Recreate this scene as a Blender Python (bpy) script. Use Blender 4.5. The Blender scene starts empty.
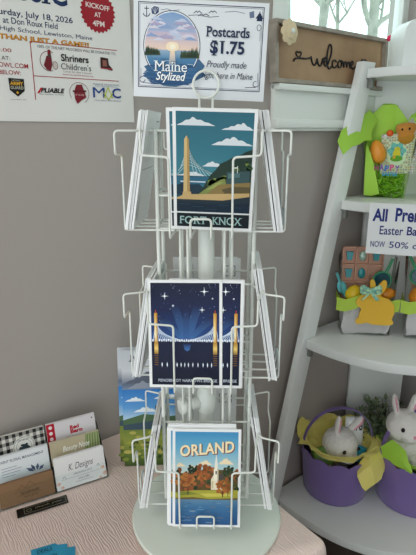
import bpy, bmesh, math, random
from mathutils import Vector, Matrix, noise
random.seed(7)
PI = math.pi
SC = bpy.context.scene
COL = SC.collection
R = math.radians

def lin(h, a=1.0):
    h = h.lstrip('#')
    o = []
    for i in (0, 2, 4):
        v = int(h[i:i+2], 16) / 255
        o.append(v / 12.92 if v <= .04045 else ((v + .055) / 1.055) ** 2.4)
    return (o[0], o[1], o[2], a)

# ------------------------------------------------------------------ camera, sky, lights, exposure
CZ = 1.382
cam_d = bpy.data.cameras.new('camera'); cam = bpy.data.objects.new('camera', cam_d); COL.objects.link(cam)
cam.location = (0, 0, CZ); cam.rotation_euler = (R(90 - 16.86), 0, 0)
cam_d.sensor_fit = 'VERTICAL'; cam_d.sensor_height = 36; cam_d.sensor_width = 27
cam_d.lens = 490 / 555 * 36; cam_d.clip_start = .02
SC.camera = cam
w = bpy.data.worlds.new('sky'); SC.world = w; w.use_nodes = True
bg = w.node_tree.nodes['Background']
bg.inputs['Color'].default_value = (.90, .985, 1.0, 1); bg.inputs['Strength'].default_value = 2.1
SC.view_settings.view_transform = 'Standard'; SC.view_settings.look = 'None'
SC.view_settings.gamma = 1; SC.view_settings.use_curve_mapping = False
SC.view_settings.exposure = -0.12
try: SC.cycles.use_denoising = True
except Exception: pass

def area(name, loc, rot, sx, sy, power, col):
    l = bpy.data.lights.new(name, 'AREA'); l.shape = 'RECTANGLE'; l.size = sx; l.size_y = sy
    l.energy = power; l.color = col
    o = bpy.data.objects.new(name, l); COL.objects.link(o); o.location = loc; o.rotation_euler = rot
    return o
area('added_fill_light', (-.9, -.5, 2.46), (0, 0, R(38)), 1.2, .6, 9, (1, .93, .85))  # added soft fill from overhead, stands for no known lamp

# ------------------------------------------------------------------ materials
MATS = {}
def mat(name, col='#ffffff', rough=.5, metal=0, spec=.5, bump=None, noise_col=None, trans=0, emit=0, sheen=0, coat=0, ior=1.45):
    if name in MATS: return MATS[name]
    m = bpy.data.materials.new(name); m.use_nodes = True; nt = m.node_tree
    b = nt.nodes['Principled BSDF']
    c = lin(col) if isinstance(col, str) else col
    b.inputs['Base Color'].default_value = c
    b.inputs['Roughness'].default_value = rough; b.inputs['Metallic'].default_value = metal
    b.inputs['Specular IOR Level'].default_value = spec
    b.inputs['Transmission Weight'].default_value = trans; b.inputs['IOR'].default_value = ior
    b.inputs['Sheen Weight'].default_value = sheen; b.inputs['Coat Weight'].default_value = coat
    tc = nt.nodes.new('ShaderNodeTexCoord')
    if noise_col:                      # (second colour, scale, detail)
        n = nt.nodes.new('ShaderNodeTexNoise'); n.inputs['Scale'].default_value = noise_col[1]
        n.inputs['Detail'].default_value = noise_col[2] if len(noise_col) > 2 else 4
        nt.links.new(tc.outputs['Object'], n.inputs['Vector'])
        r = nt.nodes.new('ShaderNodeValToRGB')
        r.color_ramp.elements[0].position = .35; r.color_ramp.elements[1].position = .65
        r.color_ramp.elements[0].color = c; r.color_ramp.elements[1].color = lin(noise_col[0])
        nt.links.new(n.outputs['Fac'], r.inputs['Fac']); nt.links.new(r.outputs['Color'], b.inputs['Base Color'])
    if bump:                           # (scale, strength, distance)
        n = nt.nodes.new('ShaderNodeTexNoise'); n.inputs['Scale'].default_value = bump[0]; n.inputs['Detail'].default_value = 6
        nt.links.new(tc.outputs['Object'], n.inputs['Vector'])
        bp = nt.nodes.new('ShaderNodeBump'); bp.inputs['Strength'].default_value = bump[1]; bp.inputs['Distance'].default_value = bump[2]
        nt.links.new(n.outputs['Fac'], bp.inputs['Height']); nt.links.new(bp.outputs['Normal'], b.inputs['Normal'])
    MATS[name] = m
    return m

def clear_mat(name, tint, gloss_rough=.08, fac=.12, alpha_tint=1.0):
    """thin clear plastic: mostly see-through, a little mirror"""
    if name in MATS: return MATS[name]
    m = bpy.data.materials.new(name); m.use_nodes = True; nt = m.node_tree
    for n in list(nt.nodes): nt.nodes.remove(n)
    out = nt.nodes.new('ShaderNodeOutputMaterial'); mix = nt.nodes.new('ShaderNodeMixShader')
    t = nt.nodes.new('ShaderNodeBsdfTransparent'); t.inputs['Color'].default_value = lin(tint)
    g = nt.nodes.new('ShaderNodeBsdfGlossy'); g.inputs['Roughness'].default_value = gloss_rough
    fr = nt.nodes.new('ShaderNodeLayerWeight'); fr.inputs['Blend'].default_value = fac
    nt.links.new(fr.outputs['Fresnel'], mix.inputs['Fac'])
    nt.links.new(t.outputs[0], mix.inputs[1]); nt.links.new(g.outputs[0], mix.inputs[2])
    nt.links.new(mix.outputs[0], out.inputs['Surface'])
    MATS[name] = m
    return m

def print_mat(name='ink_print', rough=.45, spec=.25):
    if name in MATS: return MATS[name]
    m = bpy.data.materials.new(name); m.use_nodes = True; nt = m.node_tree
    b = nt.nodes['Principled BSDF']; a = nt.nodes.new('ShaderNodeAttribute'); a.attribute_name = 'ink'
    nt.links.new(a.outputs['Color'], b.inputs['Base Color'])
    b.inputs['Roughness'].default_value = rough; b.inputs['Specular IOR Level'].default_value = spec
    MATS[name] = m
    return m

# ------------------------------------------------------------------ mesh helpers
def V(*a): return Vector(a)
def box(bm, c, s, M=None):
    vs = []
    for z in (-.5, .5):
        for x, y in ((-.5, -.5), (.5, -.5), (.5, .5), (-.5, .5)):
            p = V(c[0] + x*s[0], c[1] + y*s[1], c[2] + z*s[2])
            vs.append(bm.verts.new(M @ p if M else p))
    for f in ((3,2,1,0), (4,5,6,7), (0,1,5,4), (1,2,6,5), (2,3,7,6), (3,0,4,7)):
        bm.faces.new([vs[i] for i in f])
    return vs

def fillet(pts, rad, n=4, closed=False):
    pts = [Vector(p) for p in pts]; out = []
    N = len(pts)
    for i, p in enumerate(pts):
        if not closed and i in (0, N-1): out.append(p); continue
        a = pts[(i-1) % N] - p; b = pts[(i+1) % N] - p
        r = min(rad, a.length*.49, b.length*.49)
        if r < 1e-6: out.append(p); continue
        A = p + a.normalized()*r; B = p + b.normalized()*r
        for k in range(n+1):
            t = k/n
            out.append(A*(1-t)**2 + p*2*t*(1-t) + B*t*t)
    return out

def tube(bm, pts, r, seg=8, closed=False, cap=True, rads=None):
    pts = [Vector(p) for p in pts]
    q = [pts[0]]
    for p in pts[1:]:
        if (p - q[-1]).length > 1e-7: q.append(p)
    pts = q; N = len(pts)
    tang = []
    for i in range(N):
        if closed: t = pts[(i+1) % N] - pts[i-1]
        else: t = pts[min(i+1, N-1)] - pts[max(i-1, 0)]
        tang.append(t.normalized() if t.length > 1e-9 else V(0,0,1))
    up = V(0,0,1) if abs(tang[0].z) < .9 else V(1,0,0)
    nrm = tang[0].cross(up).normalized(); rings = []
    for i in range(N):
        t = tang[i]; nrm = (nrm - t*nrm.dot(t))
        nrm = nrm.normalized() if nrm.length > 1e-6 else t.orthogonal().normalized()
        bn = t.cross(nrm); rr = rads[i] if rads else r
        rings.append([bm.verts.new(pts[i] + (nrm*math.cos(2*PI*k/seg) + bn*math.sin(2*PI*k/seg))*rr) for k in range(seg)])
    for i in range(N if closed else N-1):
        A = rings[i]; B = rings[(i+1) % N]
        for k in range(seg):
            bm.faces.new((A[k], A[(k+1) % seg], B[(k+1) % seg], B[k]))
    if cap and not closed:
        bm.faces.new(rings[0][::-1]); bm.faces.new(rings[-1])

def strip(bm, pts, w_dir, width, thick, closed=False):
    """a flat strap swept along pts; w_dir(i) gives the width direction"""
    pts = [Vector(p) for p in pts]; rings = []
    N = len(pts)
    for i, p in enumerate(pts):
        t = (pts[min(i+1, N-1)] - pts[max(i-1, 0)]).normalized()
        wd = Vector(w_dir(i)).normalized(); nn = t.cross(wd).normalized()
        rings.append([bm.verts.new(p + wd*a*width/2 + nn*b*thick/2) for a, b in ((-1,-1), (1,-1), (1,1), (-1,1))])
    for A, B in zip(rings, rings[1:]):
        for k in range(4): bm.faces.new((A[k], A[(k+1) % 4], B[(k+1) % 4], B[k]))
    bm.faces.new(rings[0][::-1]); bm.faces.new(rings[-1])

def lathe(bm, prof, seg=32, c=(0,0,0), M=None):
    rings = []
    for r, z in prof:
        if r < 1e-6:
            p = V(c[0], c[1], c[2]+z); rings.append([bm.verts.new(M @ p if M else p)])
        else:
            ring = []
            for k in range(seg):
                p = V(c[0] + r*math.cos(2*PI*k/seg), c[1] + r*math.sin(2*PI*k/seg), c[2]+z)
                ring.append(bm.verts.new(M @ p if M else p))
            rings.append(ring)
    for A, B in zip(rings, rings[1:]):
        for k in range(seg):
            a0, a1 = A[k % len(A)], A[(k+1) % len(A)]; b0, b1 = B[k % len(B)], B[(k+1) % len(B)]
            if len(A) == 1 and len(B) == 1: continue
            if len(A) == 1: bm.faces.new((a0, b1, b0))
            elif len(B) == 1: bm.faces.new((a0, a1, b0))
            else: bm.faces.new((a0, a1, b1, b0))

def prism(bm, outline, h0, h1, axis='z'):
    """closed outline extruded; axis z: outline in xy. axis y: outline in xz"""
    def P(p, h): return V(p[0], p[1], h) if axis == 'z' else V(p[0], h, p[1])
    A = [bm.verts.new(P(p, h0)) for p in outline]; B = [bm.verts.new(P(p, h1)) for p in outline]
    n = len(outline)
    bm.faces.new(A[::-1]); bm.faces.new(B)
    for i in range(n): bm.faces.new((A[i], A[(i+1) % n], B[(i+1) % n], B[i]))

def ellipsoid(bm, c, s, M=None, u=20, v=12):
    T = Matrix.Translation(Vector(c)) @ (M.to_4x4() if M else Matrix.Identity(4)) @ Matrix.Diagonal((s[0], s[1], s[2], 1))
    bmesh.ops.create_uvsphere(bm, u_segments=u, v_segments=v, radius=1, matrix=T)

def link(name, me, m=None, parent=None):
    o = bpy.data.objects.new(name, me); COL.objects.link(o)
    if m:
        for x in (m if isinstance(m, (list, tuple)) else [m]): me.materials.append(x)
    if parent: o.parent = parent
    return o

def obj(name, bm, m, parent=None, smooth=True, bevel=0, angle=40):
    bmesh.ops.recalc_face_normals(bm, faces=bm.faces[:])
    if bevel:
        es = [e for e in bm.edges if len(e.link_faces) == 2 and e.calc_face_angle(0) > .6]
        bmesh.ops.bevel(bm, geom=es, offset=bevel, segments=2, affect='EDGES', profile=.6)
    me = bpy.data.meshes.new(name); bm.to_mesh(me); bm.free()
    if smooth:
        for p in me.polygons: p.use_smooth = True
        try: me.set_sharp_from_angle(angle=R(angle))
        except Exception: pass
    return link(name, me, m, parent)

def tag(o, label=None, cat=None, group=None, kind=None):
    if label: o['label'] = label
    if cat: o['category'] = cat
    if group: o['group'] = group
    if kind: o['kind'] = kind
    return o

def thing(name, label, cat, loc=(0,0,0), rot=(0,0,0), group=None):
    o = bpy.data.objects.new(name, None); COL.objects.link(o)
    o.empty_display_size = .02
    o.location = loc; o.rotation_euler = rot
    return tag(o, label, cat, group)

def dup(root, loc=None, rot=None, label=None, group=None):
    r = root.copy(); COL.objects.link(r)
    if loc is not None: r.location = loc
    if rot is not None: r.rotation_euler = rot
    if label: r['label'] = label
    if group: r['group'] = group
    for ch in list(root.children):
        c = ch.copy(); COL.objects.link(c); c.parent = r
        for g in list(ch.children):
            e = g.copy(); COL.objects.link(e); e.parent = c
    return r

def fused(name, blobs, voxel, m, parent=None, smooth_it=6, fuzz=0):
    """ellipsoids (centre, size, matrix) melted into one continuous skin"""
    bm = bmesh.new()
    for b in blobs: ellipsoid(bm, *b)
    me = bpy.data.meshes.new('tmp'); bm.to_mesh(me); bm.free()
    o = bpy.data.objects.new('tmp', me); COL.objects.link(o)
    md = o.modifiers.new('r', 'REMESH'); md.mode = 'VOXEL'; md.voxel_size = voxel
    sm = o.modifiers.new('s', 'SMOOTH'); sm.iterations = smooth_it; sm.factor = .5
    dg = bpy.context.evaluated_depsgraph_get(); dg.update()
    nm = bpy.data.meshes.new_from_object(o.evaluated_get(dg)); nm.name = name
    bpy.data.objects.remove(o); bpy.data.meshes.remove(me)
    if fuzz:
        ns = [v.normal.copy() for v in nm.vertices]
        for v, n in zip(nm.vertices, ns):
            v.co += n * fuzz * noise.noise(v.co * 260)
    for p in nm.polygons: p.use_smooth = True
    nm.materials.clear()
    return link(name, nm, m, parent)

# ------------------------------------------------------------------ printed artwork
TXT = {}
def glyphs(s, bold=0, shear=0, space=1.0):
    key = (s, bold, shear, space)
    if key in TXT: return TXT[key]
    cu = bpy.data.curves.new('t', 'FONT'); cu.body = s; cu.offset = bold; cu.shear = shear; cu.space_character = space
    cu.resolution_u = 3
    o = bpy.data.objects.new('t', cu); COL.objects.link(o)
    dg = bpy.context.evaluated_depsgraph_get(); dg.update()
    me = bpy.data.meshes.new_from_object(o.evaluated_get(dg))
    vs = [(v.co.x, v.co.y) for v in me.vertices]; fs = [tuple(p.vertices) for p in me.polygons]
    es = {}
    for f in fs:
        for i in range(len(f)):
            e = tuple(sorted((f[i], f[(i+1) % len(f)]))); es[e] = es.get(e, 0) + 1
    rim = [e for e, n in es.items() if n == 1]
    bpy.data.objects.remove(o); bpy.data.curves.remove(cu); bpy.data.meshes.remove(me)
    TXT[key] = (vs, fs, rim)
    return TXT[key]

class Art:
    """flat print: W x H art units (y down) on w x h metres, facing -y, lower edge at z0"""
    STEP = .00002
    def __init__(s, W, H, w, h, z0=0, y=-.0006, x0=None):
        s.W, s.H, s.w, s.h, s.z0, s.y = W, H, w, h, z0, y
        s.x0 = -w/2 if x0 is None else x0
        s.v = []; s.f = []; s.c = []; s.layer = 0
    def pt(s, x, y):
        s.v.append((s.x0 + x/s.W*s.w, s.y - s.layer*s.STEP, s.z0 + (1 - y/s.H)*s.h)); return len(s.v) - 1
    def poly(s, pts, col, new=True):
        if new: s.layer += 1
        idx = [s.pt(*p) for p in pts]
        a = sum(pts[i][0]*pts[(i+1) % len(pts)][1] - pts[(i+1) % len(pts)][0]*pts[i][1] for i in range(len(pts)))
        cols = [lin(c) for c in col] if isinstance(col, (list, tuple)) else [lin(col)]*len(pts)
        if a > 0: idx.reverse(); cols = cols[::-1]
        s.f.append(idx); s.c.append(cols)
    def rect(s, x0, y0, x1, y1, col, new=True): s.poly([(x0,y0), (x1,y0), (x1,y1), (x0,y1)], col, new)
    def grad(s, x0, y0, x1, y1, stops):
        s.layer += 1
        for (t0, c0), (t1, c1) in zip(stops, stops[1:]):
            a = y0 + (y1-y0)*t0; b = y0 + (y1-y0)*t1
            s.poly([(x0,a), (x1,a), (x1,b), (x0,b)], [c0, c0, c1, c1], False)
    def ell(s, cx, cy, rx, ry, col, n=24, new=True):
        s.poly([(cx + rx*math.cos(2*PI*k/n), cy + ry*math.sin(2*PI*k/n)) for k in range(n)], col, new)
    def ring(s, cx, cy, rx, ry, wd, col, n=40, a0=0, a1=2*PI):
        s.layer += 1
        for k in range(n):
            t = a0 + (a1-a0)*k/n; u = a0 + (a1-a0)*(k+1)/n
            s.poly([(cx+rx*math.cos(t), cy+ry*math.sin(t)), (cx+rx*math.cos(u), cy+ry*math.sin(u)),
                    (cx+(rx-wd)*math.cos(u), cy+(ry-wd)*math.sin(u)), (cx+(rx-wd)*math.cos(t), cy+(ry-wd)*math.sin(t))], col, False)
    def line(s, pts, wd, col, new=True):
        if new: s.layer += 1
        for (x0, y0), (x1, y1) in zip(pts, pts[1:]):
            l = math.hypot(x1-x0, y1-y0) or 1; nx, ny = -(y1-y0)/l*wd/2, (x1-x0)/l*wd/2
            ex, ey = (x1-x0)/l*wd*.25, (y1-y0)/l*wd*.25
            s.poly([(x0+nx-ex, y0+ny-ey), (x1+nx+ex, y1+ny+ey), (x1-nx+ex, y1-ny+ey), (x0-nx-ex, y0-ny-ey)], col, False)
    def cloud(s, x0, y0, x1, y1, col, seed=0, n=5):
        rnd = random.Random(seed); s.layer += 1
        pts = [(x0, y1), (x1, y1)]; top = []
        for k in range(n*4+1):
            t = k/(n*4); pk_ = .3 + .4*((seed*.37) % 1); h = max(0, 1-abs(t-pk_)/(pk_ if t < pk_ else 1-pk_))**.9*(.72 + .28*abs(math.sin(t*PI*n + seed)))
            top.append((x1 + (x0-x1)*t, y1 - (y1-y0)*h))
        s.poly(pts + top, col, False)
    def text(s, t, x0, y0, x1, y1, col, bold=0, shear=0, rot=0, serif=0, skew=0, space=1.0, keep=False):
        """fits text in the box; rot in degrees about the box's left bottom; skew raises y along x"""
        vs, fs, rim = glyphs(t, bold, shear, space)
        if not vs: return
        mx0 = min(v[0] for v in vs); mx1 = max(v[0] for v in vs); my0 = min(v[1] for v in vs); my1 = max(v[1] for v in vs)
        kx = (x1-x0)/(mx1-mx0); ky = (y1-y0)/(my1-my0); s.layer += 1
        ca, sa = math.cos(R(rot)), math.sin(R(rot))
        def T(x, y):
            px = (x-mx0)*kx; py = -(y-my0)*ky - skew*(x-mx0)*kx
            return x0 + px*ca + py*sa, y1 - px*sa + py*ca
        for f in fs: s.poly([T(*vs[i]) for i in f], col, False)
        if serif:
            for a, b in rim:
                (xa, ya), (xb, yb) = vs[a], vs[b]
                wd = abs(xa-xb)
                if abs(ya-yb) < .004 and .03 < wd < .26 and (abs(ya-my0) < .01 or abs(ya-my1) < .01 or abs(ya-.0) < .01):
                    up = .05 if ya < (my0+my1)/2 else -.05
                    xl, xr = min(xa, xb)-serif, max(xa, xb)+serif
                    s.poly([T(xl, ya), T(xr, ya), T(xr, ya+up), T(xl, ya+up)], col, False)
    def build(s, name, parent, m=None):
        me = bpy.data.meshes.new(name); me.from_pydata(s.v, [], s.f)
        at = me.color_attributes.new('ink', 'FLOAT_COLOR', 'CORNER')
        k = 0
        for p, cols in zip(me.polygons, s.c):
            for i in range(len(cols)):
                at.data[p.loop_start + i].color = cols[i]
        return link(name, me, m or print_mat(), parent)

# wall frame: a runs along the window wall to the right, b comes out of it into the room
TH = R(38); DX, DY = math.cos(TH), math.sin(TH); NX, NY = DY, -DX
def W(a, b, z=0): return (-.215 + DX*a + NX*b, .916 + DY*a + NY*b, z)

# ------------------------------------------------------------------ the setting
m_wall = mat('taupe_paint', '#aaa29d', .85, bump=(260, .08, .001))
m_white = mat('white_gloss_paint', '#e9ece8', .35, spec=.5)
m_trim = mat('white_trim_paint', '#e4e8e4', .4)
def room(name, bm, m, bevel=0):
    o = obj(name, bm, m, None, True, bevel); o.rotation_euler = (0, 0, TH); o.location = (-.215, .916, 0)
    return tag(o, kind='structure')
# local wall frame: x = along, y = -b (into the room is negative y)
A0, A1, FAR = -2.0, 1.075, -3.2
bm = bmesh.new(); box(bm, ((A0+A1)/2, FAR/2+.05, -.025), (A1-A0+.2, -FAR+.1, .05))
mf = mat('brown_floor', '#5b4a40', .45, noise_col=('#3f332c', 6, 6)); room('floor', bm, mf)
bm = bmesh.new(); box(bm, ((A0+A1)/2, FAR/2+.05, 2.525), (A1-A0+.2, -FAR+.1, .05)); room('ceiling', bm, mat('ceiling_paint', '#e6e2da', .9))
wa0, wa1, wz0, wz1 = .497, 1.04, 1.481, 2.3
bm = bmesh.new()
box(bm, ((A0+wa0)/2, .05, 1.25), (wa0-A0, .1, 2.5))
box(bm, ((wa0+A1+.1)/2, .05, wz0/2), (A1+.1-wa0, .1, wz0))
box(bm, ((wa0+A1+.1)/2, .05, (wz1+2.5)/2), (A1+.1-wa0, .1, 2.5-wz1))
box(bm, ((wa1+A1+.1)/2, .05, (wz0+wz1)/2), (A1+.1-wa1, .1, wz1-wz0))
room('wall_back', bm, m_wall)
bm = bmesh.new(); v0, v1, u0, u1 = -.25, -1.75, 1.35, 2.3
box(bm, (A1+.05, v0/2-.001, 1.25), (.1, -v0-.002, 2.5)); box(bm, (A1+.05, (v1+FAR)/2, 1.25), (.1, v1-FAR, 2.5))
box(bm, (A1+.05, (v0+v1)/2, u0/2), (.1, v0-v1, u0)); box(bm, (A1+.05, (v0+v1)/2, (u1+2.5)/2), (.1, v0-v1, 2.5-u1)); room('wall_right', bm, m_wall)
w2 = thing('added_side_window', None, None, (-.215, .916, 0), (0, 0, TH)); tag(w2, kind='structure'); bm = bmesh.new()  # unseen side window, added to brighten the upper wall and ladder near the corner
for c, q in (((A1+.05, v0-.015, 1.825), (.04, .03, .95)), ((A1+.05, v1+.015, 1.825), (.04, .03, .95)), ((A1+.05, -1.0, 1.365), (.04, 1.44, .03)), ((A1+.05, -1.0, 2.285), (.04, 1.44, .03)), ((A1+.05, -1.0, 1.825), (.03, .03, .89))): box(bm, c, q)
obj('sash', bm, m_trim, w2, True, .003)
bm = bmesh.new(); box(bm, (A1+.055, -1.0, 1.825), (.003, 1.44, .89)); obj('pane', bm, clear_mat('window_glass', '#f7fffd', .02, .05), w2, False)
bm = bmesh.new(); box(bm, (-.05, FAR-.05, 1.25), (2.25, .1, 2.5)); room('light_block_wall', bm, m_wall)  # unseen partial wall behind the camera, added to keep light off the lower right
bm = bmesh.new(); box(bm, ((A0+.4)/2, -.006, .05), (.4-A0, .012, .1)); box(bm, ((.4+A1)/2, -.006, .05), (A1-.4, .012, .1))
room('baseboard_back', bm, mat('brown_baseboard', '#5a4a41', .6, noise_col=('#6a5a50', 14, 5)), .003)
# window: casing, apron panel, stool, sash, pane
win = thing('window_1', None, None, (-.215, .916, 0), (0, 0, TH)); tag(win, kind='structure')
bm = bmesh.new()
box(bm, (.474, -.002, 1.94), (.046, .004, .92)); box(bm, (.77, -.002, 2.325), (.58, .004, .07)); box(bm, (1.05, -.002, 1.9), (.036, .004, .83))
obj('casing', bm, m_trim, win, True, .002)
bm = bmesh.new(); box(bm, (.763, -.006, 1.442), (.616, .012, .078)); obj('apron', bm, m_trim, win, True, .002)
bm = bmesh.new(); box(bm, (.763, -.012, 1.3945), (.616, .024, .021)); box(bm, (.763, -.008, 1.381), (.616, .016, .008)); obj('apron_moulding', bm, m_trim, win, True, .003)
bm = bmesh.new(); box(bm, (.763, .028, 1.474), (.616, .112, .014)); obj('stool', bm, m_trim, win, True, .003)
bm = bmesh.new()
for c, s in (((.512, .05, 1.89), (.03, .03, .82)), ((1.025, .05, 1.89), (.03, .03, .82)), ((.77, .05, 1.4965), (.543, .03, .031)), ((.77, .05, 2.285), (.543, .03, .03))):
    box(bm, c, s)
obj('sash', bm, m_trim, win, True, .003)
bm = bmesh.new(); box(bm, (.77, .05, 1.89), (.49, .003, .77)); obj('pane', bm, clear_mat('window_glass', '#f7fffd', .02, .05), win, False)

# bare trees outside the window
m_bark = mat('pale_bark', '#8f9289', .9, noise_col=('#a8aba0', 9, 5))
def tree(x, y, h, r, seed, label, lean=0):
    rnd = random.Random(seed)
    t = thing('bare_tree', label, 'tree', (x, y, -.5), group=None)
    bm = bmesh.new(); p = []
    for k in range(9):
        p.append((lean*k/8*h*.2 + rnd.uniform(-.03, .03), rnd.uniform(-.03, .03), h*k/8))
    tube(bm, p, r, 9, rads=[r*(1-.075*k) for k in range(9)])
    obj('trunk', bm, m_bark, t)
    bm = bmesh.new()
    def branch(q, d, L, rr, lev):
        pts = [q]; d = d.normalized()
        for k in range(4):
            d = (d + V(rnd.uniform(-.25, .25), rnd.uniform(-.25, .25), rnd.uniform(-.05, .25))).normalized()
            pts.append(pts[-1] + d*L/4)
        tube(bm, pts, rr, 5, rads=[rr, rr*.85, rr*.7, rr*.5, rr*.3])
        if lev:
            for k in range(3):
                branch(pts[rnd.randint(1, 3)], d + V(rnd.uniform(-1, 1), rnd.uniform(-1, 1), rnd.uniform(0, .7)), L*.6, rr*.5, lev-1)
    for k in range(9):
        i = rnd.randint(2, 7)
        an = rnd.uniform(0, 2*PI)
        branch(Vector(p[i]), V(math.cos(an), math.sin(an), .6), h*rnd.uniform(.1, .17), r*.4, 2)
    tag(obj('branch_crown', bm, m_bark, t), kind='stuff')
    return t
TREES = [(.62, 4.1, .026, 'slender bare tree seen above the flower on the welcome sign', 0),
         (.98, 4.6, .05, 'straight bare trunk seen above the middle of the welcome lettering', 0),
         (1.22, 4.5, .026, 'thin forked bare tree seen above the end of the welcome lettering', .25),
         (1.72, 5.6, .085, 'thick bare trunk seen just left of the white machine on the top shelf', 0),
         (1.42, 5.4, .03, 'slender bare tree between the forked tree and the thick trunk', -.2),
         (1.60, 4.5, .05, 'leaning bare trunk seen directly above the white machine on the top shelf', .3),
         (1.55, 7.6, .06, 'distant thin bare tree left of the straight trunk', .1)]
for i, (x, y, r, lb, ln) in enumerate(TREES): tree(x, y, 4.6, r, 11 + i*3, lb, ln)

# ------------------------------------------------------------------ table and cloth
TZ = .75
tb = thing('side_table', 'long narrow table under the pink crinkled cloth, along the taupe wall', 'table', W(-.48, .24), (0, 0, TH))
m_tab = mat('folding_table_white', '#d8d6d0', .5)
bm = bmesh.new(); box(bm, (0, 0, .731), (1.2, .45, .03)); obj('table_top', bm, m_tab, tb, True, .004)
for x in (-.55, .55):
    for y in (-.19, .19):
        bm = bmesh.new(); tube(bm, [(x, y, 0), (x, y, .717)], .014, 12); obj('leg', bm, mat('grey_steel', '#77797b', .4, .8), tb)

def cloth():
    m = mat('pink_crinkle_cloth', '#f3d9d1', .9, sheen=.2)
    nt = m.node_tree; b = nt.nodes['Principled BSDF']; tc = nt.nodes.new('ShaderNodeTexCoord')
    mp = nt.nodes.new('ShaderNodeMapping'); mp.inputs['Scale'].default_value = (1, .28, 1); mp.inputs['Rotation'].default_value = (0, 0, R(8))
    wv = nt.nodes.new('ShaderNodeTexWave'); wv.wave_type = 'BANDS'; wv.bands_direction = 'X'
    wv.inputs['Scale'].default_value = 80; wv.inputs['Distortion'].default_value = 11; wv.inputs['Detail'].default_value = 2.5; wv.inputs['Detail Scale'].default_value = 1.1
    bp = nt.nodes.new('ShaderNodeBump'); bp.inputs['Strength'].default_value = .45; bp.inputs['Distance'].default_value = .0014
    nt.links.new(tc.outputs['Object'], mp.inputs['Vector']); nt.links.new(mp.outputs[0], wv.inputs['Vector'])
    nt.links.new(wv.outputs['Fac'], bp.inputs['Height']); nt.links.new(bp.outputs['Normal'], b.inputs['Normal'])
    bm = bmesh.new(); hx, hy, rc = .622, .236, .014
    # rounded-rectangle rings: top centre outwards, over the edge, down with soft folds
    def ring(ox, oy, z, fold, n=26):
        pts = []
        cs = [(hx+ox-rc, hy+oy-rc, 0), (-hx-ox+rc, hy+oy-rc, 90), (-hx-ox+rc, -hy-oy+rc, 180), (hx+ox-rc, -hy-oy+rc, 270)]
        per = []
        for j, (cx, cy, a0) in enumerate(cs):
            for k in range(7):
                a = R(a0 + 90*k/6); per.append((cx+rc*math.cos(a), cy+rc*math.sin(a), math.cos(a), math.sin(a)))
            nx_ = cs[(j+1) % 4]; a = R(a0+90); e = (cx+rc*math.cos(a), cy+rc*math.sin(a)); f = (nx_[0]+rc*math.cos(a), nx_[1]+rc*math.sin(a))
            for k in range(1, n): per.append((e[0]+(f[0]-e[0])*k/n, e[1]+(f[1]-e[1])*k/n, math.cos(a), math.sin(a)))
        for i, (x, y, nx, ny) in enumerate(per):
            q = fold*(.5 + .5*math.sin(i*.9 + 1.3*math.sin(i*.31)))
            if ny > .5: q = min(q, .001)
            pts.append(bm.verts.new((x+nx*q, y+ny*q, z)))
        return pts
    rings = [ring(0, 0, TZ-.004, 0), ring(.003, .001, TZ-.012, 0), ring(.004, .001, TZ-.05, .006), ring(.004, .001, TZ-.2, .022), ring(.004, .001, .35, .04), ring(.004, .001, .12, .055)]
    rings.insert(0, ring(-.004, -.004, TZ, 0))
    for A, B in zip(rings, rings[1:]):
        for k in range(len(A)): bm.faces.new((A[k], A[(k+1) % len(A)], B[(k+1) % len(A)], B[k]))
    bm.faces.new(rings[0])
    o = obj('tablecloth', bm, m, None, True, 0, 60); o.location = W(-.48, .2430); o.rotation_euler = (0, 0, TH)
    tag(o, 'pink crinkled tablecloth draped over the narrow table', 'tablecloth')
cloth()

# ------------------------------------------------------------------ flyer on the wall
fl = thing('event_flyer', 'large white event flyer with a red burst taped to the taupe wall', 'poster', W(-.068, .0, 1.394), (0, 0, TH))
bm = bmesh.new(); box(bm, (.02, -.0016, .22), (.285, .0012, .44)); obj('paper_sheet', bm, mat('flyer_paper', '#e3e1de', .6), fl, False)
# art units are millimetres: x along the wall from a=-.2005, y down from z=1.834; on the wall plane
fa = Art(285, 440, .285, .44, 0, -.0024, -.1225)
def FX(a): return (a + .1905)*1000
def FY(z): return (1.834 - z)*1000
def ft(t, a0, z0, a1, z1, col, **k): fa.text(t, FX(a0), FY(z1), FX(a1), FY(z0), col, **k)
NAVY, RED, INK = '#22345c', '#a3222d', '#26262a'
fa.rect(20, 20, 265, 205, '#c8d4e4'); fa.poly([(30, 200), (140, 40), (255, 200)], '#31507f'); fa.ell(140, 130, 42, 60, '#a3222d')
ft('CLASSIC', -.186, 1.5735, -.022, 1.6125, NAVY, bold=.02, serif=.09)
ft('Saturday, July 18, 2026', -.153, 1.5475, -.015, 1.559, NAVY, bold=.012)
ft('at Don Roux Field', -.129, 1.5385, -.042, 1.5475, NAVY, bold=.006)
ft('Lewiston High School, Lewiston, Maine', -.186, 1.526, .0185, 1.5345, NAVY)
ft('MORE THAN JUST A GAME!!', -.184, 1.5135, .0115, 1.5235, '#8a5a14', bold=.045)
ft('MORE THAN JUST A GAME!!', -.1843, 1.514, .0112, 1.5232, '#e8a23c', bold=.0)
fa.rect(FX(-.0905), FY(1.515), FX(-.0892), FY(1.428), RED); fa.rect(FX(-.0905), FY(1.5165), FX(.0648), FY(1.5153), RED)
fa.rect(FX(-.0905), FY(1.4655), FX(.0655), FY(1.4643), RED)
cx, cy = FX(.032), FY(1.573); k = 26
fa.poly([(cx + (33 if i % 2 else 29.5)*math.cos(PI*i/k), cy + (33 if i % 2 else 29.5)*math.sin(PI*i/k)) for i in range(2*k)], '#9c1f2d')
ft('KICKOFF', .010, 1.579, .054, 1.587, '#e8d9d6', bold=.02, rot=-3); ft('AT', .025, 1.5655, .037, 1.573, '#e8d9d6', bold=.02); ft('4PM', .021, 1.551, .043, 1.560, '#e8d9d6', bold=.02)
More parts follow.
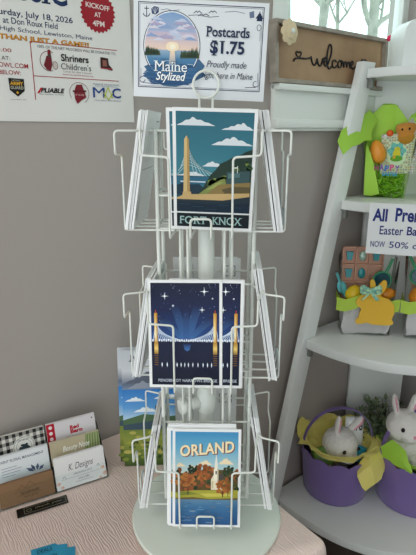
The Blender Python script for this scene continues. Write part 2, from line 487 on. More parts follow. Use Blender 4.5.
ft('$10.00', -.158, 1.4965, -.121, 1.5025, RED); ft('AVAILABLE AT:', -.184, 1.4855, -.1245, 1.4912, INK); ft('SHRINERBOWL.COM', -.186, 1.475, -.097, 1.482, RED, bold=.004); ft('OR LINK BELOW:', -.183, 1.4645, -.110, 1.471, RED, bold=.004)
ft('100% OF THE NET PROCEEDS WILL BE DONATED TO:', -.079, 1.508, .062, 1.5122, '#4a4a55')
# guard badge
def fpoly(pts, col): fa.poly([(FX(a), FY(z)) for a, z in pts], col)
fpoly([(-.1305, 1.4595), (-.106, 1.459), (-.1065, 1.441), (-.118, 1.432), (-.130, 1.4415)], '#1c1c1c')
ft('NATIONAL', -.125, 1.4555, -.112, 1.4575, '#b8b0a0'); ft('ARMY', -.1285, 1.449, -.108, 1.4545, '#d9a63a', bold=.03); ft('GUARD', -.1285, 1.443, -.108, 1.4478, '#b0aca0', bold=.03)
fa.ell(FX(-.1182), FY(1.438), 1.8, 1.8, '#d9a63a'); ft('maine guard .com', -.130, 1.4265, -.105, 1.4285, '#55555c')
# hospital emblem: figure in a ring
fa.ring(FX(-.0615), FY(1.489), 15.5, 15.5, .9, '#7b2530', 40, R(70), R(300)); fpoly([(-.0655, 1.497), (-.0575, 1.497), (-.0565, 1.484), (-.060, 1.474), (-.067, 1.476), (-.071, 1.482)], '#6f1d28')
fa.ell(FX(-.0605), FY(1.498), 3, 3.4, '#4d3a36'); fpoly([(-.0635, 1.5), (-.0575, 1.5), (-.0585, 1.5065), (-.0625, 1.5065)], '#7b1e28'); fa.ell(FX(-.0515), FY(1.483), 4.4, 6.5, '#c9bdb8'); fa.ring(FX(-.0515), FY(1.483), 4.4, 6.5, .7, '#6f1d28', 24)
ft('Shriners', -.0407, 1.4905, .0086, 1.502, '#1e1e22', bold=.022); ft("Children's", -.042, 1.478, .0125, 1.488, '#4c4c50'); ft('Love to the rescue', -.038, 1.4735, .013, 1.4765, '#8a6a6c'); ft('www.lovetotherescue.org', -.040, 1.4685, .0155, 1.4715, RED, bold=.004)
fpoly([(.031, 1.5025), (.046, 1.5015), (.047, 1.491), (.0545, 1.484), (.053, 1.4815), (.041, 1.4835), (.0305, 1.484)], '#3c1c1e'); fa.rect(FX(.035), FY(1.498), FX(.043), FY(1.488), '#8d5a50'); fa.rect(FX(.0315), FY(1.485), FX(.054), FY(1.4838), '#c2444a')
ft('PLIABLE', -.080, 1.440, -.039, 1.4475, '#1b1b1d', bold=.03, shear=.25); fpoly([(-.0865, 1.4385), (-.083, 1.4385), (-.0765, 1.4475), (-.080, 1.4475)], '#c2242e'); ft('the flexible builder', -.083, 1.4365, -.040, 1.4382, '#66666a')
fa.ring(FX(-.0125), FY(1.4415), 18, 17.5, .8, '#6b2b33', 40, R(150), R(420)); fpoly([(-.022, 1.444), (-.017, 1.455), (-.007, 1.4555), (-.003, 1.444), (0, 1.435), (-.009, 1.430), (-.017, 1.4235), (-.021, 1.431)], '#7c1f2b'); fpoly([(-.0245, 1.443), (.0005, 1.444), (.0005, 1.4465), (-.0245, 1.4455)], '#5a1620'); ft('OF THE PINE', -.021, 1.437, -.004, 1.440, '#d5b9b6')
ft('MAINE MASONIC', .014, 1.4565, .066, 1.459, '#4d5e7e'); ft('FOUNDATION', .018, 1.4535, .061, 1.4558, '#8a98b0')
ft('M', .013, 1.4355, .0355, 1.4525, '#20418a'); ft('C', .050, 1.4355, .068, 1.4525, '#20418a', bold=.02)
for pts in ([(.0425, 1.4535), (.0345, 1.4355)], [(.0425, 1.4535), (.0505, 1.4355)], [(.0335, 1.444), (.0425, 1.4325), (.0515, 1.444)]):
    fa.line([(FX(a), FY(z)) for a, z in pts], 1.7, '#b7c53a')
ft('charitable foundation', .015, 1.430, .067, 1.4325, '#5a6c88')
fa.build('printed_face', fl)

# ------------------------------------------------------------------ things on the window stool
ws = thing('welcome_sign', 'wooden welcome sign in a grey frame standing on the window stool', 'sign', W(.656, .016, 1.4815), (R(-3), 0, TH))
m_oak = mat('oak_board', '#a98a68', .6, noise_col=('#99795a', 14, 6)); m_frame = mat('weathered_grey_wood', '#a39b90', .7, noise_col=('#8f877c', 40, 4))
bm = bmesh.new(); box(bm, (0, .004, .065), (.41, .006, .12)); obj('board', bm, m_oak, ws, False)
bm = bmesh.new()
for c, s in (((0, 0, .0045), (.425, .022, .009)), ((0, 0, .1255), (.425, .022, .009)), ((-.208, 0, .065), (.009, .022, .112)), ((.208, 0, .065), (.009, .022, .112))): box(bm, c, s)
obj('frame', bm, m_frame, ws, True, .001)
STR = [[(0.0687, 0.0493), (0.0724, 0.0553), (0.0904, 0.0582), (0.1116, 0.0573), (0.1336, 0.0616)],
[(0.0878, 0.0586), (0.0792, 0.0626), (0.0763, 0.0685), (0.0802, 0.0719), (0.0862, 0.0683), (0.0917, 0.0724), (0.097, 0.0692), (0.0942, 0.0632), (0.0878, 0.0586)],
[(0.1333, 0.0648), (0.1371, 0.0522), (0.1449, 0.0442), (0.154, 0.0513), (0.1564, 0.0634), (0.1595, 0.0506), (0.1682, 0.0442), (0.1764, 0.0529), (0.1788, 0.0651), (0.1842, 0.0568)],
[(0.1845, 0.0546), (0.194, 0.0597), (0.1933, 0.0668), (0.1851, 0.0656), (0.1827, 0.0534), (0.191, 0.0452), (0.2012, 0.0536)],
[(0.2012, 0.0536), (0.2136, 0.0766), (0.2134, 0.0941), (0.2046, 0.0977), (0.1965, 0.0796), (0.1959, 0.051), (0.2047, 0.0394), (0.2151, 0.0479)],
[(0.2347, 0.0594), (0.2264, 0.0643), (0.2185, 0.0593), (0.2179, 0.0481), (0.2279, 0.0443), (0.2376, 0.0517)],
[(0.2496, 0.0644), (0.2398, 0.0575), (0.243, 0.047), (0.2537, 0.0477), (0.2583, 0.0577), (0.2496, 0.0644), (0.2627, 0.0614)],
[(0.2627, 0.0614), (0.2676, 0.0469), (0.2671, 0.0583), (0.2743, 0.064), (0.2805, 0.0478), (0.2809, 0.0599), (0.2884, 0.0638), (0.2936, 0.0486), (0.299, 0.0536)],
[(0.2988, 0.0548), (0.3082, 0.0612), (0.3033, 0.0667), (0.2959, 0.0615), (0.2985, 0.0501), (0.3092, 0.0473), (0.3214, 0.0563), (0.3358, 0.0585), (0.353, 0.0573), (0.3721, 0.0598)],
[(0.3558, 0.0599), (0.3464, 0.0651), (0.3424, 0.0707), (0.3472, 0.074), (0.3543, 0.0698), (0.3611, 0.0745), (0.3671, 0.0708), (0.3637, 0.0646), (0.3558, 0.0599)]]
bm = bmesh.new()
for i, st in enumerate(STR):
    p = fillet([(x*.93 - .2085, -.0005, z) for x, z in st], .02, 4)
    tube(bm, p, .0021 if i not in (1, 9) else .0015, 6)
obj('welcome_lettering', bm, mat('black_lettering', '#17171a', .5), ws)
fx = thing('fabric_flower', 'beige fabric flower pinned to the upper left corner of the welcome sign', 'flower', W(.4745, .036, 1.586), (R(-3), 0, TH))
m_bur = mat('beige_burlap', '#dccaa8', .9, bump=(600, .3, .001))
for lay, (n, rr, yy) in enumerate(((8, .023, 0), (7, .015, -.004))):
    for k in range(n):
        a = 2*PI*k/n + lay*.4
        bm = bmesh.new(); M = Matrix.Rotation(-a, 3, 'Y') @ Matrix.Rotation(R(18), 3, 'Z')
        ellipsoid(bm, (math.cos(a)*rr*.6, yy, math.sin(a)*rr*.6), (rr*.62, .0016, rr*.5), M, 12, 8)
        obj('petal', bm, m_bur, fx)
bm = bmesh.new(); ellipsoid(bm, (0, -.007, 0), (.0055, .004, .0055)); obj('pearl_centre', bm, mat('pearl', '#dfe6e4', .15), fx)
cl = thing('pink_clip', 'small bright pink pompom on the top right corner of the welcome sign', 'ornament', W(.858, .030, 1.611), (0, 0, TH))
bm = bmesh.new()
for k in range(9): ellipsoid(bm, (random.uniform(-.003, .003), random.uniform(-.003, .003), random.uniform(-.003, .003)), (.0045,)*3, None, 8, 6)
obj('pompom', bm, mat('hot_pink', '#e0245c', .8), cl)

# ------------------------------------------------------------------ corner ladder shelf
SA, SB = .97, .012
SH = [(1.5277, .227, .022), (1.2025, .290, .024), (.832, .396, .026), (.338, .467, .026)]   # top z, radius, thickness
ld = thing('corner_ladder_shelf', 'white four tier corner ladder shelf beside the window', 'shelf', W(SA, SB), (0, 0, TH))
m_lad = mat('white_satin_lacquer', '#e8ebea', .38, bump=(90, .05, .001))
def leg_at(z): return .218 + (1.53 - z)*.233      # how far the slanted legs stand from the corner post line
for i, (z, r, th) in enumerate(SH):
    f, n = .038, 28                                # front face of the legs, notch depth
    nl = leg_at(z) - .029
    bm = bmesh.new(); o = [(-nl, 0), (-nl, -f), (-r, -f)]
    for k in range(1, n): a = PI/2*k/n; o.append((-f - (r-f)*math.cos(a)**.82, -f - (r-f)*math.sin(a)**.82))
    o += [(-f, -r), (-f, -nl), (0, -nl), (0, -.107), (-.1365, 0)]
    prism(bm, o, z-th, z); obj('shelf_board', bm, m_lad, ld, True, .003)
    for s in (0, 1):
        bm = bmesh.new()
        x = -r + .012
        c = (x, -.044, z-th-.012) if not s else (-.044, -r+.012, z-th-.012)
        box(bm, c, (.012, .012, .024)); c2 = (c[0], c[1], z-th-.001); box(bm, c2, (.018, .018, .003))
        obj('bracket', bm, mat('zinc_bracket', '#8b8d88', .45, .7), ld, True, .001)
def plank(bm, p0, p1, wd, th, wdir):
    """slanted plank from p0 to p1; horizontal cut ends"""
    ends = []
    for p in (p0, p1):
        q = []
        for a, b in ((-1,-1), (1,-1), (1,1), (-1,1)):
            q.append(bm.verts.new((p[0] + (wd*a/2 if wdir == 'x' else th*b/2), p[1] + (th*b/2 if wdir == 'x' else wd*a/2), p[2])))
        ends.append(q)
    A, B = ends; bm.faces.new(A[::-1]); bm.faces.new(B)
    for k in range(4): bm.faces.new((A[k], A[(k+1) % 4], B[(k+1) % 4], B[k]))
zt = 1.545
bm = bmesh.new(); plank(bm, (-leg_at(0), -.025, 0), (-leg_at(zt), -.025, zt), .052, .022, 'x'); obj('leg', bm, m_lad, ld, True, .003)
bm = bmesh.new(); plank(bm, (.025, -leg_at(0), 0), (.025, -leg_at(zt), zt), .052, .022, 'y'); obj('leg', bm, m_lad, ld, True, .003)
bm = bmesh.new(); box(bm, (0, 0, .76), (.172, .016, 1.52)); bp = obj('back_board', bm, m_lad, ld, True, .002); bp.location = (-.0575, -.051, 0); bp.rotation_euler = (0, 0, R(-38))

# white machine on the top shelf
mc = thing('white_appliance', 'white rounded plastic machine with a grey slot on the top shelf', 'appliance', (.520, 1.335, 1.5285), (0, 0, R(8)))
m_pl = mat('white_plastic', '#e8eceb', .3)
def rrect(w2, h, r, n=6, bottom=True):
    o = [(-w2, 0), (w2, 0)]
    for k in range(n+1): a = PI/2*k/n; o.append((w2-r + r*math.cos(a), h-r + r*math.sin(a)))
    for k in range(n+1): a = PI/2 + PI/2*k/n; o.append((-w2+r + r*math.cos(a), h-r + r*math.sin(a)))
    return o
bm = bmesh.new(); prism(bm, rrect(.055, .105, .03), -.04, .035, 'y'); obj('housing', bm, m_pl, mc, True, .004)
bm = bmesh.new(); box(bm, (.012, -.0405, .05), (.003, .003, .055)); obj('slot', bm, mat('grey_plastic', '#6f7a7c', .4), mc, True, .0005)
bm = bmesh.new(); prism(bm, rrect(.018, .088, .008), -.043, -.0395, 'y'); o = obj('front_panel', bm, mat('pale_blue_panel', '#cfdde4', .15), mc, True, .001); o.location = (.034, 0, .005)

# ------------------------------------------------------------------ the card spinner
AX, AY, BZ = -.0025, .685, TZ
rk = thing('card_spinner_rack', 'white wire spinner rack with three tiers of card pockets on a round base', 'display rack', (AX, AY, BZ))
m_wire = mat('white_coated_wire', '#e2e5df', .35, spec=.5)
m_base = mat('white_enamel_disc', '#dfe5dc', .16, spec=.6)
bm = bmesh.new(); lathe(bm, [(0, .0015), (.118, .0015), (.1245, .004), (.1255, .008), (.1235, .0115), (.119, .012), (.03, .0135), (.022, .016), (.019, .03), (.0145, .034), (0, .034)], 72)
obj('base_disc', bm, m_base, rk)
ZTOP = .64
bm = bmesh.new(); lathe(bm, [(0, .03), (.0118, .03), (.0118, ZTOP), (.0085, ZTOP+.005), (0, ZTOP+.006)], 24); obj('pole', bm, m_wire, rk)
bm = bmesh.new(); lathe(bm, [(.0118, .205), (.0148, .206), (.0156, .212), (.0156, .232), (.0148, .238), (.0138, .241), (.0138, .25), (.0118, .252)], 28); cl_ = obj('collar', bm, m_wire, rk)
M = Matrix.Rotation(R(205), 4, 'Z') @ Matrix.Translation((.0, 0, .222)) @ Matrix.Rotation(R(90), 4, 'Y')
bm = bmesh.new(); lathe(bm, [(0, .012), (.0085, .012), (.0105, .018), (.0095, .025), (.006, .028), (.006, .034), (.0115, .035), (.0128, .038), (.0128, .042), (.011, .0455), (0, .0465)], 24, M=M); obj('clamp_knob', bm, m_wire, rk)
# corner posts, inner uprights
PX, PF, PB = .066, -.022, .048
for sx in (-1, 1):
    for sy in (PF, PB):
        bm = bmesh.new(); tube(bm, [(sx*PX, sy, .055), (sx*PX, sy, .632)], .0029, 10); obj('post', bm, m_wire, rk)
for k in range(4):
    for t in (-.025, .025):
        p = Matrix.Rotation(k*PI/2, 3, 'Z') @ V(t, -.0355, 0)
        bm = bmesh.new(); tube(bm, [(p.x, p.y, .08), (p.x, p.y, .62)], .0020, 8); obj('upright', bm, m_wire, rk)
TIERS = [dict(arm=1.380, floor=1.2515, yaw=-4.0, drop=.028), dict(arm=1.171, floor=1.0346, yaw=-3.0, drop=.034), dict(arm=.947, floor=.806, yaw=-.8, drop=.038)]
RW = .0014
def pk(t, r, z): return V(t, -r, z)
for ti, T in enumerate(TIERS):
    za, zf = T['arm']-BZ, T['floor']-BZ
    for z in (za, zf, (za*.35+zf*.65)):
        bm = bmesh.new()
        tube(bm, fillet([(-PX,PF,z), (PX,PF,z), (PX,PB,z), (-PX,PB,z)], .004, 3, True), .0016, 7, closed=True)
        if z != za:
            for e in ((PX, 0, 0), (-PX, 0, 0), (0, PB, 0), (0, PF, 0)):
                p = V(*e); tube(bm, [p.normalized()*.011 + V(0,0,z), p + V(0,0,z)], .0016, 7)
        obj('tier_frame', bm, m_wire, rk)
    for k, side in enumerate(('front', 'right', 'back', 'left')):
        pc = thing('pocket', None, None, (0, 0, 0), (0, 0, R(T['yaw']) + k*PI/2)); pc.parent = rk
        g = (.0905, .107)[k % 2]; dr = T['drop']
        for s in (-1, 1):
            near = (k == 1 and s < 0) or (k == 3 and s > 0)
            st_ = [pk(s*.066, .024, za), pk(s*.079, .040, za)] if k % 2 == 0 else [pk(s*(.022 if near else .046), .066, za), pk(s*.062, .082, za)]
            p = st_ + [pk(s*.0715, g, za), pk(s*.0715, g, za-dr), pk(s*.0385, g, za-dr-.002), pk(s*.0385, g, zf), pk(s*.0385, .034, zf)]
            bm = bmesh.new(); tube(bm, fillet(p, .005, 4), RW, 8); obj('side_guard', bm, m_wire, pc)
        p = [pk(-.0128, .03, zf), pk(-.0128, g, zf), pk(-.0128, g+.001, zf+.025), pk(.0128, g+.001, zf+.025), pk(.0128, g, zf), pk(.0128, .03, zf)]
        bm = bmesh.new(); tube(bm, fillet(p, .005, 4), RW, 8); obj('front_hoop', bm, m_wire, pc)
# sign ring on top of the pole
bm = bmesh.new(); zc = 1.4366 - BZ
tube(bm, [(.0165*math.cos(a), -.013, zc + .0165*math.sin(a)) for a in [2*PI*k/36 for k in range(36)]], .0016, 8, closed=True)
for s in (-1, 1): tube(bm, [(s*.0085, -.0125, zc-.0145), (s*.0085, -.0122, ZTOP-.02)], .0016, 8)
tube(bm, [(-.0095, -.0122, ZTOP-.02), (.0095, -.0122, ZTOP-.02)], .0016, 8)
obj('sign_ring', bm, m_wire, rk)

# ------------------------------------------------------------------ postcards
CW, CH, CT = .1016, .1524, .0013
m_card = mat('white_card_stock', '#eeeff0', .5)
def stock_mesh(w=CW, h=CH, t=CT):
    bm = bmesh.new(); box(bm, (0, 0, h/2), (w, t, h)); bmesh.ops.recalc_face_normals(bm, faces=bm.faces[:])
    me = bpy.data.meshes.new('card_stock'); bm.to_mesh(me); bm.free(); me.materials.append(m_card); return me
ST = stock_mesh()
def new_card(label, group, art=None, stock=None, name='postcard'):
    t = thing(name, label, 'postcard', group=group)
    link('card_stock', stock or ST, None, t)
    if art: art(t)
    return t
def in_pocket(o, ti, k, t, rb, lean, roll=0, dz=0):
    """stands card o in pocket k of tier ti: t along the pocket, rb from the axis at its foot, lean in degrees towards the axis"""
    T = TIERS[ti]; a = R(T['yaw']) + k*PI/2
    p = Matrix.Rotation(a, 3, 'Z') @ V(t, -rb, 0)
    o.location = (AX + p.x, AY + p.y, T['floor'] + RW + .0004 + dz); o.rotation_euler = (R(-lean), R(roll), a)

def art_bridge_tower(par):
    A = Art(100, 150, CW, CH, 0, -CT/2-.0001)
    A.rect(4, 4, 96, 146, '#234f60')
    A.grad(4, 4, 96, 100, [(0, '#2c6577'), (.45, '#347486'), (1, '#4a8c9a')])
    for i, b in enumerate([(5, 10, 51, 20), (58, 15, 96, 24), (46, 31, 96, 42), (36, 61, 66, 68), (4, 74, 40, 80)]): A.cloud(*b, '#d9dfe4', i+2)
    A.rect(4, 81, 50, 92, '#2d6580'); A.rect(9, 86.5, 40, 88, '#cfd9df')
    A.poly([(4, 92), (12, 89), (20, 91), (32, 90), (40, 96), (40, 104), (4, 104)], '#1c3646')
    A.line([(4, 80.6), (55, 80)], .8, '#16303c')
    for k in range(8):
        A.line([(18, 38+k*4), (26+k*5, 80)], .65, '#b9d3d6', k == 0)
        A.line([(17, 38+k*4), (16-k*1.6 if 16-k*1.6 > 4 else 4, 44+k*5 if k > 5 else 52+k*4)], .65, '#b9d3d6', False)
    hill = [(30, 104), (38, 92), (46, 78), (52, 72), (58, 64), (66, 60), (74, 55), (80, 54), (88, 49), (96, 46), (96, 106), (30, 106)]
    A.poly(hill, '#23382f')
    rnd = random.Random(3)
    for k in range(46):
        x = rnd.uniform(44, 94); y0 = 100 - (x-34)*.78 + 3; y = rnd.uniform(max(50, y0), 84)
        A.ell(x, y, rnd.uniform(2, 4.2), rnd.uniform(1.6, 3), rnd.choice(['#2f4a36', '#3d5a38', '#566f3d', '#1d3029', '#6f8446', '#2a4234']), 10, k == 0)
    A.poly([(30, 104), (44, 93), (58, 84), (64, 82), (66, 90), (50, 98), (36, 106)], '#7d8a4a'); A.poly([(40, 98), (54, 88), (62, 86), (52, 94)], '#9aa35a')
    A.poly([(66, 74), (94, 72), (94, 88), (66, 90)], '#3a5558'); A.poly([(68, 76), (82, 75), (82, 80), (68, 82)], '#56777a'); A.rect(78.5, 66, 79.3, 75, '#d8dcd6'); A.poly([(74, 68), (79, 67.5), (79, 69), (74, 69.4)], '#e6e6e0')
    A.poly([(56, 90), (95, 86), (95, 104), (40, 104)], '#8b7648'); A.poly([(60, 96), (74, 92), (95, 92), (95, 99), (64, 101)], '#5e5338')
    A.poly([(4, 108), (14, 103.5), (50, 102), (95, 100), (95, 106), (60, 112), (20, 113), (4, 112)], '#c7a873')
    A.rect(4, 110, 96, 127, '#15293a'); A.poly([(4, 110), (30, 111), (62, 110), (96, 104), (96, 113), (40, 115), (4, 113)], '#22323c')
    for k in range(5): A.line([(8+k*16, 116+k % 3*3), (22+k*16, 116+k % 3*3)], .5, '#2c4a5c', k == 0)
    A.poly([(12.6, 102), (13.8, 36), (16.7, 31.5), (19.6, 36), (20.8, 102)], '#d3b67f'); A.poly([(17.2, 102), (17.2, 32.5), (19.6, 36), (20.8, 102)], '#b3925c')
    A.poly([(11, 106), (12, 100), (22, 100), (23, 106)], '#c7a873')
    A.rect(4, 126, 96, 128, '#dfe3e4'); A.rect(4, 128, 96, 146, '#101a22')
    A.text('FORT', 8, 132, 42, 142.5, '#9fbfbd', bold=.012, serif=.07); A.text('KNOX', 50, 132, 86.5, 142.5, '#9fbfbd', bold=.012, serif=.07)
    A.build('printed_picture', par)

def art_night_bridge(par):
    A = Art(100, 150, CW, CH, 0, -CT/2-.0001)
    A.grad(4, 4, 96, 86, [(0, '#0a1130'), (.45, '#0f1c48'), (.8, '#1b3b78'), (1, '#2c5c9c')])
    for x0, x1, c in ((8, 22, '#16306a'), (30, 41, '#1c3c7c'), (62, 74, '#1c3f82'), (82, 96, '#15306a')):
        A.poly([(x0, 34 if 20 < x0 < 80 else 50), (x1, 34 if 20 < x0 < 80 else 50), (57, 84), (46, 84)], ['#0f1c48', '#0f1c48', '#3f6fae', '#3f6fae'])
    A.poly([(48, 40), (55, 40), (56, 85), (47, 85)], ['#101d48', '#101d48', '#3a68a8', '#3a68a8'])
    for x, y, r in ((23, 22, 5.5), (76, 15.5, 6.5), (73, 40.5, 4.5), (34, 35, 2), (87, 25, 1.6)):
        A.layer += 1
        for a in range(4):
            dx, dy = math.cos(a*PI/2), math.sin(a*PI/2)
            A.poly([(x+dx*r, y+dy*r), (x-dy*.7, y+dx*.7), (x+dy*.7, y-dx*.7)], '#e8eefc', False)
        A.ell(x, y, r*.25, r*.25, '#ffffff', 10)
    rnd = random.Random(9)
    for k in range(60): A.ell(rnd.uniform(6, 94), rnd.uniform(6, 62), *[rnd.choice([.25, .35, .5])]*2, rnd.choice(['#8fa4d8', '#c8d4f0', '#6478b0']), 6, k == 0)
    for tx in (10.5, 90.5):
        for k in range(13):
            for s in (-1, 1):
                ex = tx + s*(4+k*3.3)
                if 4 < ex < 96 and not (tx < 50 and ex > 52) and not (tx > 50 and ex < 50): A.line([(tx, 54+k*1.6), (ex, 84.5)], .7, '#d6e4f8', k == 0 and s < 0)
    A.grad(4, 86, 96, 146, [(0, '#0b1638'), (.5, '#0a1233'), (1, '#070d26')])
    A.rect(4, 84.6, 96, 86.2, '#0a122c')
    for k in range(30): A.ell(6+k*3.05, 83.2 - .8*(k % 2), .95, 1.9, '#f2f5ff', 8, k == 0)
    A.poly([(47, 88), (58, 88), (56, 96), (52.5, 98), (49, 96)], ['#12285c', '#12285c', '#2f5c9c', '#4a7cc0', '#2f5c9c'])
    A.ell(52.5, 95.5, 2.6, 1.6, '#3d6cae', 14)
    for x0, x1 in ((8.3, 12.6), (88.2, 92.6)):
        A.grad(x0, 45, x1, 86, [(0, '#d29a35'), (.4, '#f3d489'), (.75, '#fbeec2'), (1, '#d9a544')]); A.grad(x0-.5, 86, x1+.5, 102.5, [(0, '#b9842a'), (.5, '#f0cf74'), (1, '#8a5f20')])
        A.rect(x0+1.6, 41, x1-1.6, 45, '#b8432f'); A.rect(x0+3, 45, x1-.1, 86, '#c0842c')
        for k in range(5): A.rect(x0-.4, 104+k*3.2, x1+.4, 105.2+k*3.2, '#7a5526', k == 0)
    for k, x in enumerate((18, 25, 38.5, 44, 49, 54, 60, 67, 74, 80, 85.5)):
        A.poly([(x-.9, 117), (x, 113.5), (x+.9, 117), (x, 121)], '#e6edfb', k == 0)
    A.text('PENOBSCOT NARROWS BRIDGE', 12.5, 137.5, 93, 141.6, '#c8d0de', bold=.01)
    A.build('printed_picture', par)

def art_orland(par):
    A = Art(100, 150, CW, CH, 0, -CT/2-.0001)
    A.grad(4, 4, 96, 78, [(0, '#3d8dbf'), (.35, '#66aacb'), (.7, '#a9cbd2'), (1, '#d9dcc8')])
    for i, b in enumerate([(5, 50, 20, 57), (35, 46, 58, 54), (67, 42, 90, 53), (22, 54, 36, 58)]): A.cloud(*b, '#efdcb6', i+5)
    rnd = random.Random(4)
    A.poly([(4, 66), (20, 68), (50, 60), (80, 62), (96, 66), (96, 100), (4, 100)], '#5a4a22')
    for k in range(120):
        x = rnd.uniform(5, 95); y = rnd.uniform(60 + 5*math.sin(x*.3), 94)
        c = rnd.choice(['#a05a2c', '#7c4624', '#b07236', '#3a4a26', '#27371f', '#8e4e2a', '#5e4422'])
        A.ell(x, y, rnd.uniform(2, 4), rnd.uniform(2, 4), c, 10, k % 20 == 0)
    for cx, cy, rr, cs in ((31, 60, 8, ('#26361f', '#31442a')), (45, 66, 12, ('#a55c2c', '#b87236', '#8a4c28')), (22, 78, 12, ('#a8602e', '#8f502a', '#b87438')), (82, 64, 8, ('#28391f', '#33472a')), (92, 70, 7, ('#2c3c22', '#8f5628'))):
        for k in range(22):
            a = rnd.uniform(0, 2*PI); q = rnd.uniform(0, 1)**.5*rr
            A.ell(cx+math.cos(a)*q, cy+math.sin(a)*q, rr*.26, rr*.26, rnd.choice(cs), 9, k == 0)
    A.poly([(56.5, 76), (61, 68), (72, 68), (76, 78), (76, 92), (56.5, 92)], '#e8dcc0'); A.poly([(61, 68), (74, 68), (78, 78), (66, 79)], '#4b4440'); A.rect(57.5, 79, 60, 90, '#c9b992')
    A.rect(60.5, 60, 67.5, 78, '#f1e8d4'); A.rect(61.8, 54, 66.2, 61, '#efe6d2'); A.poly([(61.6, 54), (64, 36), (66.4, 54)], '#e9e6dc'); A.rect(62.8, 63, 65.2, 68, '#6b6a68'); A.rect(65.6, 60, 67.5, 78, '#c6b795'); A.rect(63.8, 33, 64.2, 37, '#d8d8d2')
    A.poly([(4, 96), (30, 93), (96, 92), (96, 107), (4, 106)], '#a6a23a'); A.poly([(4, 96), (24, 95), (40, 99), (10, 101)], '#7c8432'); A.poly([(40, 98), (80, 97), (92, 101), (50, 103)], '#c8bd55')
    for k in range(40):
        a = rnd.uniform(0, 2*PI); q = rnd.uniform(0, 1)**.5
        A.ell(75+math.cos(a)*q*12, 87+math.sin(a)*q*10, 3, 2.6, rnd.choice(['#a55a28', '#8a4a22', '#b56c30', '#6d5526']), 9, k == 0)
    A.rect(73, 94, 74.6, 103, '#4a3420'); A.rect(81, 94, 82, 102, '#4a3420'); A.rect(22, 90, 23.4, 100, '#4a3420')
    A.poly([(4, 105), (30, 103.5), (56, 106), (96, 104), (96, 109), (4, 109)], '#6b5a34')
    A.grad(4, 107, 96, 146, [(0, '#5d86a4'), (.3, '#3b6f9c'), (1, '#255488')])
    for k in range(46):
        x = rnd.uniform(5, 84); y = rnd.uniform(109, 145); A.rect(x, y, x+rnd.uniform(4, 10), y+.6, rnd.choice(['#7fa5bf', '#2a5580', '#46799f', '#8a7a58']), k == 0)
    for dx, dy, c, b in ((1.3, 1.2, '#6e2c22', .03), (.7, .6, '#8c3c2c', .03), (0, 0, '#f6e3b9', .028)):
        A.text('ORLAND', 11+dx, 24.5+dy, 90+dx, 42+dy, c, bold=b, skew=.1, space=1.05)
    A.build('printed_picture', par)

def art_back(par):
    """written side: faces the other way (towards +y)"""
    A = Art(150, 100, CH, CW, 0, 0, 0)
    A.v = []
    def R_(x0, y0, x1, y1, c): A.rect(x0, y0, x1, y1, c)
    R_(120, 8, 138, 30, '#8b9096'); R_(121.5, 9.5, 136.5, 28.5, '#eeeff0'); R_(76, 10, 76.8, 90, '#8b9096')
    for y in (50, 62, 74): R_(86, y, 140, y+.8, '#9aa0a6')
    for k in range(4): R_(10, 82+k*3, 50-k*6, 83+k*3, '#a4a9ae')
    # turn the landscape back upright on the rear face
    nv = []
    for x, y, z in A.v: nv.append((-(CW/2 - z), CT/2 + .0001 - y, x))
    A.v = [(-x, y, z) for x, y, z in nv]
    A.f = [f[::-1] for f in A.f]; A.c = [c[::-1] for c in A.c]
    A.build('printed_back', par)

def art_side(seed):
    def f(par):
        r = random.Random(seed); A = Art(100, 150, CW, CH, 0, -CT/2-.0001)
        s = r.choice([('#7fb2cc', '#d8dcc8'), ('#d98f4e', '#f0d9a8'), ('#25497c', '#86a9c8'), ('#6e9aa8', '#c8dcd8')])
        A.grad(4, 4, 96, 80, [(0, s[0]), (1, s[1])])
        A.cloud(10, 14, 48, 26, '#f2efe6', seed); A.cloud(50, 28, 92, 38, '#f2efe6', seed+1)
        A.poly([(4, 72), (24, 60), (46, 70), (66, 56), (96, 74), (96, 100), (4, 100)], r.choice(['#3f5f4a', '#4d6a3e', '#5a4f3a']))
        A.grad(4, 92, 96, 146, [(0, '#4a7c9c'), (1, '#1f4468')])
        for k in range(6): A.rect(10+k*12, 104+k % 3*10, 24+k*12, 105+k % 3*10, '#9fbccc', k == 0)
        A.build('printed_picture', par)
    return f

TN = ('top', 'middle', 'bottom')
# front pocket, top tier
c = new_card('blue green bridge postcard reading FORT KNOX, foremost in the top front pocket', 'cards in the top front pocket', art_bridge_tower)
in_pocket(c, 0, 0, .0120, .0500, -9.5, 1.6, .002)
for i in range(3):
    e = dup(c, label='bridge postcard hidden behind the front FORT KNOX card, %s in the top front pocket' % ('second', 'third', 'rearmost')[i]); in_pocket(e, 0, 0, (.0055, .0065, .006)[i], .0500-.0019*(i+1), -9.5, (1.0, 1.2, 1.1)[i], .002)
# front pocket, middle tier
c = new_card('dark blue night bridge postcard, foremost in the middle front pocket', 'cards in the middle front pocket', art_night_bridge)
in_pocket(c, 1, 0, -.0245, .0755, 7.5, -.6)
for i in range(3):
    e = dup(c, label=('night bridge postcard showing only its right strip, beside the foremost one', 'night bridge postcard third in the middle front pocket, a white edge at right', 'rearmost night bridge postcard of the middle front pocket')[i]); in_pocket(e, 1, 0, (.0025, .0035, .003)[i], .0755-.0019*(i+1), 7.5, (.2, .3, .1)[i])
# front pocket, bottom tier
c = new_card('autumn church postcard reading ORLAND in cream letters, foremost in the bottom front pocket', 'cards in the bottom front pocket', art_orland)
in_pocket(c, 2, 0, .001, .0865, 11.5, .3)
for i in range(4):
    e = dup(c, label='church postcard behind the foremost ORLAND card, %s in the bottom front pocket' % ('second', 'third', 'fourth', 'rearmost')[i]); in_pocket(e, 2, 0, (-.0055, -.0075, -.0065, -.006)[i], .0865-.0019*(i+1), 11.5, (.2, .2, .4, .2)[i], (0, .0006, .003, .0042)[i])
